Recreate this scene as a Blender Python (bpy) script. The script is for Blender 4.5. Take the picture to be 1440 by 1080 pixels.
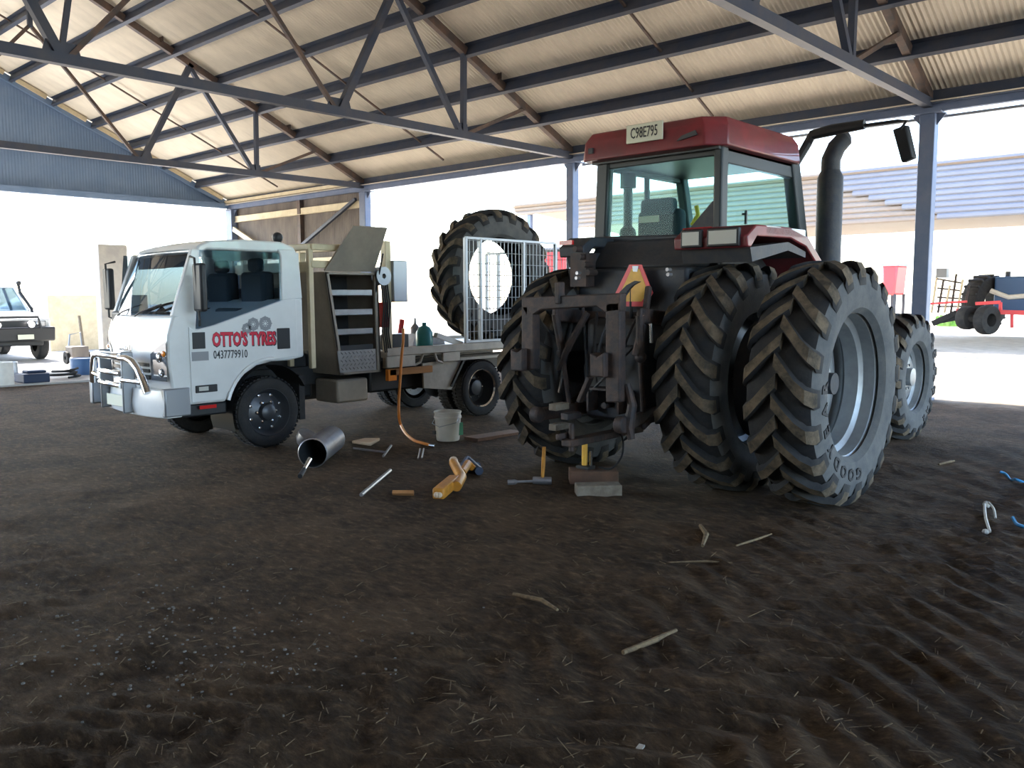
import bpy, bmesh, math, random
from mathutils import Vector, Matrix, noise

for o in list(bpy.data.objects):
    bpy.data.objects.remove(o)
S = bpy.context.scene
COL = S.collection
R = math.radians
random.seed(7)

# ------------------------------------------------------------------ camera
CAM_H, FPX = 1.62, 1194.3
YAW, PITCH, ROLL = 0.7413, 0.1034, 0.0044
_f = Vector((-math.sin(YAW), math.cos(YAW), 0)); _r = Vector((math.cos(YAW), math.sin(YAW), 0)); _u = Vector((0, 0, 1))
FW = _f*math.cos(PITCH) - _u*math.sin(PITCH)
U2 = _u*math.cos(PITCH) + _f*math.sin(PITCH)
RT = _r*math.cos(ROLL) - U2*math.sin(ROLL)
UP = U2*math.cos(ROLL) + _r*math.sin(ROLL)
cd = bpy.data.cameras.new('camera'); cam = bpy.data.objects.new('camera', cd); COL.objects.link(cam)
M = Matrix.Identity(4)
for i in range(3):
    M[i][0] = RT[i]; M[i][1] = UP[i]; M[i][2] = -FW[i]
M[2][3] = CAM_H
cam.matrix_world = M
cd.sensor_width = 36; cd.lens = FPX/1440*36; cd.clip_end = 600; cd.clip_start = .05
S.camera = cam

# ------------------------------------------------------------------ light
SUN_EL, SUN_AZ = R(43), math.atan2(.03, -.99)       # towards the sun: from the gable end
w = bpy.data.worlds.new('sky'); S.world = w; w.use_nodes = True
nt = w.node_tree; nt.nodes.clear()
sk = nt.nodes.new('ShaderNodeTexSky'); sk.sky_type = 'NISHITA'; sk.sun_disc = False
sk.sun_elevation = SUN_EL; sk.sun_rotation = math.pi/2 - SUN_AZ; sk.altitude = 200
sk.air_density = 1.0; sk.dust_density = 1.5; sk.ozone_density = 1.0
bg = nt.nodes.new('ShaderNodeBackground'); bg.inputs['Strength'].default_value = 0.40
ow = nt.nodes.new('ShaderNodeOutputWorld')
nt.links.new(sk.outputs[0], bg.inputs[0]); nt.links.new(bg.outputs[0], ow.inputs[0])
sl_ = bpy.data.lights.new('sun', 'SUN'); sl_.energy = 9.0; sl_.angle = R(.55); sl_.color = (1, .95, .86)
sun = bpy.data.objects.new('sun', sl_); COL.objects.link(sun)
sd = Vector((math.cos(SUN_EL)*math.cos(SUN_AZ), math.cos(SUN_EL)*math.sin(SUN_AZ), math.sin(SUN_EL)))
sun.rotation_euler = sd.to_track_quat('Z', 'Y').to_euler(); sun.location = (-30, -10, 40)
S.view_settings.view_transform = 'Standard'; S.view_settings.look = 'None'
S.view_settings.gamma = 1; S.view_settings.use_curve_mapping = False
S.view_settings.exposure = 2.0

# ------------------------------------------------------------------ pixel helpers (1440 x 1080 frame)
def ray(x, y): return FW + RT*((x-720)/FPX) - UP*((y-540)/FPX)
def gnd(x, y, z=0.0):
    d = ray(x, y); return Vector((0, 0, CAM_H)) + d*((z-CAM_H)/d.z)
def at(x, y, ax, v):
    d = ray(x, y); c = Vector((0, 0, CAM_H)); return c + d*((v-c[ax])/d[ax])

# ------------------------------------------------------------------ materials
MATS = {}
def mat(name, col, rough=.6, metal=0., col2=None, scale=6., bump=0., bscale=40., spec=.5, detail=4., coat=0., stretch=None):
    m = bpy.data.materials.new(name); m.use_nodes = True; MATS[name] = m
    n = m.node_tree.nodes; l = m.node_tree.links; b = n['Principled BSDF']
    b.inputs['Base Color'].default_value = (*col, 1); b.inputs['Roughness'].default_value = rough
    b.inputs['Metallic'].default_value = metal; b.inputs['Specular IOR Level'].default_value = spec
    b.inputs['Coat Weight'].default_value = coat
    if col2 or bump:
        tc = n.new('ShaderNodeTexCoord'); src = tc.outputs['Object']
        if stretch:
            mp = n.new('ShaderNodeMapping'); mp.inputs['Scale'].default_value = stretch
            l.new(src, mp.inputs[0]); src = mp.outputs[0]
    if col2:
        t = n.new('ShaderNodeTexNoise'); t.inputs['Scale'].default_value = scale; t.inputs['Detail'].default_value = detail
        t.inputs['Roughness'].default_value = .65
        cr = n.new('ShaderNodeValToRGB'); cr.color_ramp.elements[0].position = .36; cr.color_ramp.elements[1].position = .66
        cr.color_ramp.elements[0].color = (*col, 1); cr.color_ramp.elements[1].color = (*col2, 1)
        l.new(src, t.inputs['Vector']); l.new(t.outputs['Fac'], cr.inputs[0]); l.new(cr.outputs[0], b.inputs['Base Color'])
    if bump:
        t2 = n.new('ShaderNodeTexNoise'); t2.inputs['Scale'].default_value = bscale; t2.inputs['Detail'].default_value = 5
        bp = n.new('ShaderNodeBump'); bp.inputs['Strength'].default_value = bump; bp.inputs['Distance'].default_value = .02
        l.new(src, t2.inputs['Vector']); l.new(t2.outputs['Fac'], bp.inputs['Height']); l.new(bp.outputs[0], b.inputs['Normal'])
    return m
def glass(name, tint, ior=1., rough=.03):
    m = bpy.data.materials.new(name); m.use_nodes = True; MATS[name] = m
    n = m.node_tree.nodes; l = m.node_tree.links; n.remove(n['Principled BSDF'])
    tr = n.new('ShaderNodeBsdfTransparent'); tr.inputs[0].default_value = (*tint, 1)
    gl = n.new('ShaderNodeBsdfGlossy'); gl.inputs['Roughness'].default_value = rough
    lw = n.new('ShaderNodeLayerWeight'); lw.inputs[0].default_value = .5
    pw = n.new('ShaderNodeMath'); pw.operation = 'POWER'; l.new(lw.outputs['Facing'], pw.inputs[0]); pw.inputs[1].default_value = 4
    fr = n.new('ShaderNodeMath'); fr.operation = 'MULTIPLY_ADD'; l.new(pw.outputs[0], fr.inputs[0]); fr.inputs[1].default_value = .55*ior; fr.inputs[2].default_value = .012*ior
    mx = n.new('ShaderNodeMixShader'); l.new(fr.outputs[0], mx.inputs[0]); l.new(tr.outputs[0], mx.inputs[1]); l.new(gl.outputs[0], mx.inputs[2])
    l.new(mx.outputs[0], n['Material Output'].inputs[0]); return m

mat('steel_dark', (.036, .05, .085), .5, .15, (.06, .065, .085), 3, spec=.4)
mat('steel_rust', (.06, .05, .05), .6, .2, (.13, .08, .06), 5)
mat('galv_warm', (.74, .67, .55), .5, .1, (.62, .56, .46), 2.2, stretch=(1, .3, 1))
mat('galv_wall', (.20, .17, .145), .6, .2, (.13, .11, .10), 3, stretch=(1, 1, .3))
mat('gable_haze_blue', (.12, .19, .31), .6, .1, (.15, .22, .34), 2)  # blue of the bright haze put into the gable wall colour
mat('cream_steel', (.62, .53, .36), .55, .1, (.5, .42, .28), 4)
mat('post_haze_blue', (.10, .14, .23), .5, .1, (.14, .17, .25), 4)  # posts and eave beam tinted blue to stand in for haze
mat('concrete', (.42, .40, .37), .9, 0, (.33, .32, .31), 3, .2, 60)
mat('neigh_iron', (.20, .175, .15), .6, .1, (.20, .155, .12), .35)
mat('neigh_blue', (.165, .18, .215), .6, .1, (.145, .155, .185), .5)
mat('rubber', (.018, .019, .022), .8, 0, (.035, .034, .033), 7, .15, 60, .3)
mat('rubber_dust', (.05, .043, .034), .9, 0, (.15, .115, .078), 9, .3, 50, .2)
mat('rubber_side', (.075, .08, .085), .85, 0, (.12, .12, .118), 5, .1, 70, .3)
mat('rubber_letter', (.015, .016, .02), .7)
mat('rim_silver', (.36, .38, .39), .45, .55, (.28, .29, .30), 5)
mat('red_paint', (.20, .020, .028), .45, 0, (.13, .02, .026), 4, spec=.5, coat=.2)
mat('red_lens', (.5, .02, .02), .2)
mat('tractor_black', (.024, .031, .043), .6, .1, (.045, .045, .048), 9, .1, 40)
mat('iron_worn', (.035, .033, .036), .65, .3, (.085, .055, .045), 10, .2, 40)
mat('hyd_chrome', (.7, .7, .7), .2, 1)
mat('glass_teal_frame', (.02, .03, .035), .5)
glass('glass_teal', (.80, .95, .94), .6)
glass('glass_clear', (.72, .79, .84), 1.)
glass('glass_dark', (.42, .50, .56), 1.6)
glass('glass_tint', (.30, .36, .42), 1.)
mat('lamp_lens', (.55, .56, .52), .15, 0, spec=.8)
mat('seat_fabric', (.03, .04, .05), .9)
mat('tan_patch', (.55, .42, .30), .8)
mat('yellow', (.75, .45, .05), .5)
mat('sign_yellow', (.85, .48, .06), .5, 0, (.75, .4, .06), 14)
mat('sign_red', (.75, .06, .07), .4)
mat('plate_white', (.62, .64, .52), .5)
mat('ink', (.02, .025, .03), .6)
mat('white_paint', (.74, .76, .76), .28, 0, (.66, .68, .68), 2, spec=.5, coat=.3)
mat('chrome', (.85, .86, .88), .12, 1)
mat('bumper_grey', (.30, .32, .35), .35, .6)
mat('black_plastic', (.015, .017, .02), .5)
mat('door_red', (.62, .02, .05), .4)
mat('door_grey', (.25, .26, .28), .5)
mat('checker', (.42, .42, .42), .35, .7, (.33, .33, .33), 8)
mat('cabinet', (.30, .26, .21), .55, .2, (.23, .20, .17), 4)
mat('tray_cream', (.50, .47, .40), .5, .1, (.38, .35, .30), 5)
mat('wire_galv', (.34, .37, .40), .45, .6)
mat('rim_dark', (.06, .065, .075), .4, .5)
mat('headlamp_glass', (.22, .24, .27), .08, .6)
mat('hose_orange', (.75, .26, .04), .5)
mat('wood_orange', (.42, .2, .07), .8, 0, (.3, .14, .05), 8, .2, 30, stretch=(1, .1, 1))
mat('wood_grey', (.22, .19, .15), .9, 0, (.15, .12, .09), 12, .3, 40)
mat('wood_red', (.16, .085, .055), .9, 0, (.11, .065, .045), 8, .3, 40)
mat('bucket_white', (.72, .70, .64), .5, 0, (.62, .60, .54), 5)
mat('tin', (.34, .33, .34), .38, .6, (.24, .23, .24), 7)
mat('tool_yellow', (.52, .22, .02), .5, 0, (.36, .15, .02), 14)
mat('navy', (.015, .03, .07), .6)
mat('green_mark', (.03, .25, .13), .5)
mat('blue_twine', (.05, .30, .62), .6)
mat('blue_drum', (.04, .10, .22), .5)
mat('bone', (.55, .53, .48), .8)
mat('straw', (.20, .14, .075), .9, 0, (.10, .07, .04), 30)
mat('pebble', (.20, .185, .165), .9, 0, (.12, .11, .10), 20)
mat('car_white', (.78, .79, .80), .25, 0, coat=.4)
mat('teal_bottle', (.02, .20, .22), .35)
mat('amber', (.8, .25, .03), .25)
mat('grass', (.08, .22, .03), .9, 0, (.16, .25, .06), 3)

# ------------------------------------------------------------------ mesh builder
class MB:
    def __init__(s): s.v = []; s.f = []; s.m = []
    def add(s, vs, fs, mi=0):
        k = len(s.v); s.v += [Vector(v) for v in vs]
        for f in fs: s.f.append([i+k for i in f]); s.m.append(mi)
        return s
    def hexa(s, p, mi=0):
        return s.add(p, [(3, 2, 1, 0), (4, 5, 6, 7), (0, 1, 5, 4), (1, 2, 6, 5), (2, 3, 7, 6), (3, 0, 4, 7)], mi)
    def box(s, x0, x1, y0, y1, z0, z1, mi=0):
        return s.hexa([(x0, y0, z0), (x1, y0, z0), (x1, y1, z0), (x0, y1, z0), (x0, y0, z1), (x1, y0, z1), (x1, y1, z1), (x0, y1, z1)], mi)
    def bar(s, p, q, w, h, up=(0, 0, 1), mi=0):
        p = Vector(p); q = Vector(q); d = (q-p).normalized(); up = Vector(up)
        if abs(d.dot(up)) > .99: up = Vector((0, 1, 0)) if abs(d.y) < .9 else Vector((1, 0, 0))
        a = d.cross(up).normalized()*(w/2); b = a.cross(d).normalized()*(h/2)
        return s.hexa([p-a-b, p+a-b, q+a-b, q-a-b, p-a+b, p+a+b, q+a+b, q-a+b], mi)
    def tube(s, p, q, r, r2=None, n=12, mi=0, caps=True):
        return s.path([p, q], [r, r if r2 is None else r2], n, mi, caps)
    def path(s, pts, r, n=8, mi=0, caps=True):
        pts = [Vector(p) for p in pts]; m = len(pts)
        rr = r if isinstance(r, (list, tuple)) else [r]*m
        t0 = (pts[1]-pts[0]).normalized(); up = Vector((0, 0, 1)) if abs(t0.z) < .9 else Vector((1, 0, 0))
        a = t0.cross(up).normalized(); vs = []
        for i in range(m):
            t = (pts[min(i+1, m-1)]-pts[max(i-1, 0)]).normalized()
            a = (a - t*a.dot(t)).normalized(); b = t.cross(a)
            for k in range(n):
                an = 2*math.pi*k/n; vs.append(pts[i] + (a*math.cos(an)+b*math.sin(an))*rr[i])
        fs = []
        for i in range(m-1):
            for k in range(n):
                k2 = (k+1) % n; fs.append((i*n+k, i*n+k2, (i+1)*n+k2, (i+1)*n+k))
        if caps: fs.append(tuple(range(n-1, -1, -1))); fs.append(tuple((m-1)*n+k for k in range(n)))
        return s.add(vs, fs, mi)
    def lathe(s, prof, c=(0, 0, 0), ax=(1, 0, 0), n=32, mi=0, closed=False):
        """prof: (radius, axial) pairs"""
        c = Vector(c); ax = Vector(ax).normalized(); up = Vector((0, 0, 1)) if abs(ax.z) < .9 else Vector((0, 1, 0))
        a = ax.cross(up).normalized(); b = ax.cross(a); vs = []; m = len(prof)
        for k in range(n):
            an = 2*math.pi*k/n; d = a*math.cos(an)+b*math.sin(an)
            for (r, t) in prof: vs.append(c+d*r+ax*t)
        fs = []
        for k in range(n):
            k2 = (k+1) % n
            for i in range(m if closed else m-1):
                i2 = (i+1) % m; fs.append((k*m+i, k*m+i2, k2*m+i2, k2*m+i))
        return s.add(vs, fs, mi)
    def prism(s, poly, off, mi=0):
        poly = [Vector(p) for p in poly]; off = Vector(off); n = len(poly)
        fs = [tuple(range(n-1, -1, -1)), tuple(range(n, 2*n))] + [(i, (i+1) % n, n+(i+1) % n, n+i) for i in range(n)]
        return s.add(poly+[p+off for p in poly], fs, mi)
    def ball(s, c, r, sx=1, sy=1, sz=1, n=10, mi=0):
        c = Vector(c); vs = []; fs = []; h = n//2
        for i in range(h+1):
            th = math.pi*i/h
            for k in range(n):
                an = 2*math.pi*k/n
                vs.append(c+Vector((r*sx*math.sin(th)*math.cos(an), r*sy*math.sin(th)*math.sin(an), r*sz*math.cos(th))))
        for i in range(h):
            for k in range(n):
                k2 = (k+1) % n; fs.append((i*n+k, (i+1)*n+k, (i+1)*n+k2, i*n+k2))
        return s.add(vs, fs, mi)
    def mesh(s, name, mats, off=(0, 0, 0), smooth=True, ang=35):
        off = Vector(off); me = bpy.data.meshes.new(name)
        me.from_pydata([v-off for v in s.v], [], s.f)
        for mm in (mats if isinstance(mats, (list, tuple)) else [mats]): me.materials.append(MATS[mm])
        me.polygons.foreach_set('material_index', s.m)
        bm = bmesh.new(); bm.from_mesh(me); bmesh.ops.recalc_face_normals(bm, faces=bm.faces); bm.to_mesh(me); bm.free()
        if smooth:
            me.shade_smooth(); me.set_sharp_from_angle(angle=R(ang))
        me.update(); return me
    def build(s, name, mats, parent=None, bevel=0, smooth=True, ang=35, **tags):
        me = s.mesh(name, mats, wloc(parent), smooth, ang)
        return link(name, me, parent, bevel, **tags)

def wloc(o):
    v = Vector((0, 0, 0))
    while o: v += o.location; o = o.parent
    return v
def link(name, me, parent=None, bevel=0, loc=None, **tags):
    o = bpy.data.objects.new(name, me); COL.objects.link(o)
    if parent: o.parent = parent
    if loc is not None: o.location = loc
    if bevel:
        b = o.modifiers.new('bevel', 'BEVEL'); b.width = bevel; b.segments = 2; b.limit_method = 'ANGLE'; b.angle_limit = R(40)
    for k, v in tags.items(): o[k] = v
    return o
def thing(name, loc, label, category, group=None):
    o = bpy.data.objects.new(name, None); COL.objects.link(o); o.location = loc; o.empty_display_size = .1
    o['label'] = label; o['category'] = category
    if group: o['group'] = group
    return o
def one(mb, name, mats, base, label, category, group=None, bevel=0, smooth=True):
    """a thing that is a single mesh, origin at its base"""
    me = mb.mesh(name, mats, base, smooth); o = link(name, me, None, bevel, loc=base, label=label, category=category)
    if group: o['group'] = group
    return o
def struct(o): o['kind'] = 'structure'; return o
def empty_struct(name, loc=(0, 0, 0)):
    o = bpy.data.objects.new(name, None); COL.objects.link(o); o.location = loc; o['kind'] = 'structure'; return o
def text_mb(txt, size, bold=0.0, depth=.003, mi=0):
    """flat lettering in the local xy plane, centred, as MB (x right, y up, z out)"""
    c = bpy.data.curves.new('t', 'FONT'); c.body = txt; c.size = size; c.align_x = 'CENTER'; c.align_y = 'CENTER'
    c.extrude = depth; c.offset = bold; c.resolution_u = 2
    o = bpy.data.objects.new('t', c); COL.objects.link(o)
    bpy.context.view_layer.update()
    me = bpy.data.meshes.new_from_object(o.evaluated_get(bpy.context.evaluated_depsgraph_get()))
    m = MB(); m.add([v.co.copy() for v in me.vertices], [tuple(p.vertices) for p in me.polygons], mi)
    bpy.data.objects.remove(o); bpy.data.curves.remove(c); bpy.data.meshes.remove(me)
    return m
def place(m, origin, xd, yd, sx=1., sy=1.):
    xd = Vector(xd).normalized(); yd = Vector(yd).normalized(); zd = xd.cross(yd); origin = Vector(origin)
    m.v = [origin + xd*v.x*sx + yd*v.y*sy + zd*v.z for v in m.v]; return m
def merge(a, b): return a.add(b.v, b.f, 0) if False else _merge(a, b)
def _merge(a, b):
    k = len(a.v); a.v += b.v
    for f, mi in zip(b.f, b.m): a.f.append([i+k for i in f]); a.m.append(mi)
    return a
# ================================================================== ground
def gz(x, y):
    """relief of the trampled dirt floor"""
    d = math.hypot(x, y)
    a = min(1., max(.25, 1.4-d/14.))
    n1 = noise.noise((x*.55, y*.55, 3.1))
    n2 = noise.noise((x*2.1, y*2.6, 9.2))
    n3 = noise.noise((x*6.5, y*6.5, 1.7))
    z = .016*n1 + .024*n2*a + .017*n3*a + .012*a*noise.noise((x*15, y*15, 5.5))
    # scuffed tread marks of the machines that drove in and out
    for (c0, amp, wd) in ((-1.55, .022, .6), (-.35, .020, .55), (-2.7, .015, .5), (.9, .018, .5)):
        u = x - c0 - .22*math.sin(y*.5) + (0 if y > 3 else (3-y)*.25)
        if abs(u) < wd*1.3:
            mk = max(0, 1-abs(u)/(wd*1.3))**.6
            z += amp*mk*a*math.sin((y + abs(u)*.75 + .1*n1)*26 + 3*n2)
    if x < -3 and y > 2.0 and d < 24: z *= .7
    return z - .006
def make_floor():
    rings = [0.]; r = .7
    while r < 220:
        rings.append(r); r *= 1.017 if r < 16 else 1.06
    NA = 560; vs = [(0, 0, gz(0, 0))]; fs = []
    for r in rings[1:]:
        for k in range(NA):
            a = 2*math.pi*k/NA; x, y = r*math.cos(a), r*math.sin(a)
            vs.append((x, y, gz(x, y) if r < 40 else gz(x, y)*.3))
    for k in range(NA): fs.append((0, 1+k, 1+(k+1) % NA))
    for i in range(len(rings)-2):
        b = 1+i*NA; c = b+NA
        for k in range(NA):
            k2 = (k+1) % NA; fs.append((b+k, c+k, c+k2, b+k2))
    me = bpy.data.meshes.new('floor'); me.from_pydata(vs, [], fs); me.shade_smooth(); me.materials.append(MATS['dirt'])
    return struct(link('floor', me))
m = mat('dirt', (.2, .15, .1), .95, spec=.15)
n = m.node_tree.nodes; l = m.node_tree.links; b = n['Principled BSDF']
tc = n.new('ShaderNodeTexCoord')
def nz(sc, det, rough=.6, vec=None):
    t = n.new('ShaderNodeTexNoise'); t.inputs['Scale'].default_value = sc; t.inputs['Detail'].default_value = det
    t.inputs['Roughness'].default_value = rough; l.new(vec or tc.outputs['Object'], t.inputs['Vector']); return t
def ramp(fac, stops):
    c = n.new('ShaderNodeValToRGB'); e = c.color_ramp.elements
    e[0].position, e[0].color = stops[0][0], (*stops[0][1], 1); e[1].position, e[1].color = stops[-1][0], (*stops[-1][1], 1)
    for p_, q_ in stops[1:-1]:
        x = e.new(p_); x.color = (*q_, 1)
    l.new(fac, c.inputs[0]); return c
mp = n.new('ShaderNodeMapping'); mp.inputs['Rotation'].default_value = (0, 0, YAW); mp.inputs['Scale'].default_value = (1, 2.2, 1); l.new(tc.outputs['Object'], mp.inputs[0])
c1 = ramp(nz(1.3, 8, .7).outputs['Fac'], [(.30, (.020, .013, .008)), (.47, (.085, .054, .031)), (.64, (.20, .128, .072))])
c2 = ramp(nz(9, 6, .7, mp.outputs[0]).outputs['Fac'], [(.35, (.018, .012, .008)), (.55, (.088, .057, .033)), (.70, (.26, .17, .095))])
mx = n.new('ShaderNodeMix'); mx.data_type = 'RGBA'; mx.inputs[0].default_value = .55
l.new(c1.outputs[0], mx.inputs['A']); l.new(c2.outputs[0], mx.inputs['B'])
# pale dry gravel of the yard outside the shed footprint
sx = n.new('ShaderNodeSeparateXYZ'); l.new(tc.outputs['Object'], sx.inputs[0])
def math_(op, a, b2):
    k = n.new('ShaderNodeMath'); k.operation = op
    for i, v in enumerate((a, b2)):
        if isinstance(v, (int, float)): k.inputs[i].default_value = v
        else: l.new(v, k.inputs[i])
    return k.outputs[0]
wob = math_('MULTIPLY', math_('SUBTRACT', nz(.9, 5).outputs['Fac'], .5), 3.0)
def edge(v, width): 
    k = n.new('ShaderNodeMapRange'); k.inputs['From Min'].default_value = 0; k.inputs['From Max'].default_value = width; l.new(math_('ADD', v, wob), k.inputs[0]); return k.outputs[0]
fy = edge(math_('SUBTRACT', sx.outputs['Y'], 13.2), 2.5); fx = edge(math_('SUBTRACT', -24.5, sx.outputs['X']), 2.)
fx2 = edge(math_('SUBTRACT', sx.outputs['X'], 10.), 2.); fyb = edge(math_('SUBTRACT', -3., sx.outputs['Y']), 2.)
fac = math_('MAXIMUM', math_('MAXIMUM', fy, fx), math_('MAXIMUM', fx2, fyb))
c3 = ramp(nz(2.5, 6).outputs['Fac'], [(.35, (.46, .40, .32)), (.65, (.60, .53, .43))])
mx2 = n.new('ShaderNodeMix'); mx2.data_type = 'RGBA'; l.new(fac, mx2.inputs[0]); l.new(mx.outputs['Result'], mx2.inputs['A']); l.new(c3.outputs[0], mx2.inputs['B'])
l.new(mx2.outputs['Result'], b.inputs['Base Color'])
bp = n.new('ShaderNodeBump'); bp.inputs['Strength'].default_value = 1.0; bp.inputs['Distance'].default_value = .06
l.new(nz(16, 7, .72, mp.outputs[0]).outputs['Fac'], bp.inputs['Height']); l.new(bp.outputs[0], b.inputs['Normal'])
make_floor()

# concrete apron in the gable opening
mb = MB()
pa = [(-17.6, 2.2), (-17.2, 6.6), (-18.8, 9.2), (-22.5, 13.2), (-34, 13.2), (-34, 0.0), (-20, 0.0)]
mb.prism([(x, y, -.03) for x, y in pa], (0, 0, .055))
struct(mb.build('concrete_apron', 'concrete', smooth=False))

# ================================================================== shed shell
YE, X0, L, SL, HE = 13.843, -4.188, 6.791, .4535, 4.5
YR = 6.1; ZR = HE + SL*(YE-YR); YB = 2*YR-YE            # ridge and rear eave
XG, XN = X0-3*L, X0+2*L                                  # gable end, open near end
def zl(y): return ZR - SL*abs(y-YR)
SN = Vector((0, SL, 1)).normalized()                     # normal of the front slope
ceil = empty_struct('ceiling', (0, 0, 0))
def corr_profile(w, pitch=.0762, a=.0085):
    k = int(round(w/pitch)); pts = []
    for i in range(k*4+1):
        t = i/4.; pts.append((t*pitch, a*math.cos(2*math.pi*t)))
    return pts
SW = .762
pr = corr_profile(SW+.0001)
def slope_sheet(sign):
    mb_ = MB(); y_e = YE+.35 if sign > 0 else YB-.35; vs = []
    for (t, a) in pr:
        for y in (YR, y_e):
            nn = Vector((0, SL*sign, 1)).normalized()
            vs.append(Vector((t, y, zl(y))) + nn*(.115+a))
    mb_.add(vs, [(2*i, 2*i+2, 2*i+3, 2*i+1) for i in range(len(pr)-1)])
    return mb_.mesh('roof_sheet', 'galv_warm')
for sg in (1, -1):
    me = slope_sheet(sg)
    for i in range(int((XN+.4-XG+.3)/SW)+1):
        link('roof_sheet', me, ceil, loc=(XG-.3+i*SW, 0, 0))
# Z purlins, one object each
def purlin_mesh(sg):
    nn = Vector((0, SL*sg, 1)).normalized(); tt = Vector((0, 1*sg, -SL)).normalized()   # tt: down the slope
    mb_ = MB(); d, f_, th = .19, .075, .006
    prof = [(-f_, d), (0, d), (0, 0), (f_, 0), (f_, .016), (f_-th, .016), (f_-th, th), (th, th), (th, d+th), (-f_, d+th)]
    a = [nn*q + tt*p for p, q in prof]
    mb_.prism([Vector((XG, 0, 0))+v for v in a], (XN+.3-XG, 0, 0)); return mb_.mesh('purlin', 'steel_dark', smooth=False)
for sg in (1, -1):
    me = purlin_mesh(sg); nn = Vector((0, SL*sg, 1)).normalized()
    for k in range(7):
        d = 1.0775+k*.9794; y = YE-d if sg > 0 else YB+d
        link('purlin', me, ceil, loc=Vector((0, y, zl(y)))-nn*.09)
    mb = MB()
    y = YE-.02 if sg > 0 else YB+.02
    mb.box(XG, XN+.3, y-.04, y+.04, HE-.06, HE+.12); mb.box(XG, XN+.3, y-.10 if sg > 0 else y, y if sg > 0 else y+.10, HE-.065, HE-.055)
    mb.build('eave_purlin', 'steel_dark', ceil, smooth=False)
    mb = MB(); mb.box(XG, XN+.3, y-.05, y+.05, HE-.19, HE-.07); mb.box(XG, XN+.3, y-.13 if sg > 0 else y, y if sg > 0 else y+.13, HE-.078, HE-.07)
    mb.build('eave_beam', 'post_haze_blue', ceil, smooth=False)
    mb = MB(); mb.box(XG, XN+.3, y-.17 if sg > 0 else y+.05, y-.05 if sg > 0 else y+.17, HE-.062, HE-.05); mb.build('eave_flange', 'galv_warm', ceil, smooth=False)
mb = MB(); mb.bar((XG-.3, YR, ZR+.14), (XN+.4, YR, ZR+.14), .4, .02); mb.build('ridge_cap', 'galv_warm', ceil)
# ties that hold the purlins apart between trusses
tie = MB()
for xb in (X0-L/2, X0-1.5*L, X0-2.5*L, X0+L/2):
    tie.bar((xb, YE-.4, zl(YE-.4)+.0), (xb, YR+.2, zl(YR+.2)+.0), .035, .035)
    tie.build('purlin_tie', 'steel_rust', ceil, smooth=False); tie = MB()

def truss(x, label):
    t = thing('roof_truss', (x, YR, HE-.05), label, 'truss', 'roof trusses'); zb = HE-.06
    c = MB(); c.bar((x, YE, zl(YE)-.0), (x, YR, ZR-.0), .11, .14); c.build('top_chord', 'steel_rust', t, smooth=False)
    c = MB(); c.bar((x, YB, zl(YB)-.0), (x, YR, ZR-.0), .11, .14); c.build('top_chord', 'steel_rust', t, smooth=False)
    c = MB(); c.bar((x, YB, zb), (x, YE, zb), .12, .13); c.build('bottom_chord', 'steel_dark', t, smooth=False)
    def web(y0, z0, y1, z1, wd=.085, m='steel_dark'):
        k = MB(); k.bar((x, y0, z0), (x, y1, z1), wd, wd); k.build('web', m, t, smooth=False)
    for s in (1, -1):
        Y = lambda q: YR+s*(q-YR)
        web(Y(10.75), zb, Y(10.78), zl(10.78)); web(Y(10.70), zb, Y(9.15), zl(9.15)); web(Y(10.75), zb, Y(12.4), zl(12.4), .06, 'steel_rust')
        web(Y(8.1), zb, Y(9.25), zl(9.25), .11); web(Y(8.05), zb, YR, 6.7, .06, 'steel_rust')
        if s < 0: web(Y(8.1), zb+.1, Y(7.6), zl(7.6), .06)
        for q, wd in ((10.72, .34), (8.1, .5)):
            k = MB(); yy = Y(q)
            k.prism([(x-.008, yy-wd/2, zb-.05), (x-.008, yy+wd/2, zb-.05), (x-.008, yy+wd*.36, zb+.2), (x-.008, yy-wd*.36, zb+.2)], (.016, 0, 0))
            k.build('gusset', 'steel_dark', t, smooth=False)
        for q in (8.6, 9.9, 11.6, 12.9):
            k = MB(); k.box(x-.03, x+.13, Y(q)-.01, Y(q)+.01, zl(q)+.02, zl(q)+.13); k.build('cleat', 'steel_rust', t, smooth=False)
    web(YR, 6.65, YR, ZR, .08)
    return t
truss(X0+L, 'roof truss of steel in the open bay beside the tractor duals')
truss(X0, 'roof truss resting on the post beside the tractor mirror')
truss(X0-L, 'long roof truss resting on the post behind the tractor cab')
truss(X0-2*L, 'roof truss ending at the clad wall bay behind the truck')


# posts
def post(x, y, label, w=.2):
    t = thing('steel_post', (x, y, 0), label, 'post', 'shed posts')
    c = MB(); c.box(x-w/2, x+w/2, y-.1, y+.1, -.1, HE-.21); c.build('shaft', 'post_haze_blue', t, bevel=.012)
    c = MB(); c.box(x-.2, x+.2, y-.16, y+.16, HE-.215, HE-.192); c.build('cap_plate', 'post_haze_blue', t, smooth=False)
    c = MB(); c.box(x-.2, x+.2, y-.2, y+.2, -.02, .03); c.build('base_plate', 'post_haze_blue', t, smooth=False)
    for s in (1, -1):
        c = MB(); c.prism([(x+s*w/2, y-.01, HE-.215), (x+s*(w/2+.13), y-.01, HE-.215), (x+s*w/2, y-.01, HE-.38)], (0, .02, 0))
        c.build('haunch', 'post_haze_blue', t, smooth=False)
post(X0, YE, 'haze-tinted steel post beside the tractor front wheel', .22)
post(X0-L, YE, 'slim haze-tinted steel post behind the tractor cab', .17)
post(X0-2*L, YE, 'steel post at the edge of the clad wall bay', .24)
post(XG+.17, YE-.02, 'dark corner post at the end of the gable opening', .34)
post(X0+L, YE, 'steel post of the open bay on the tractor side', .2)



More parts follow.
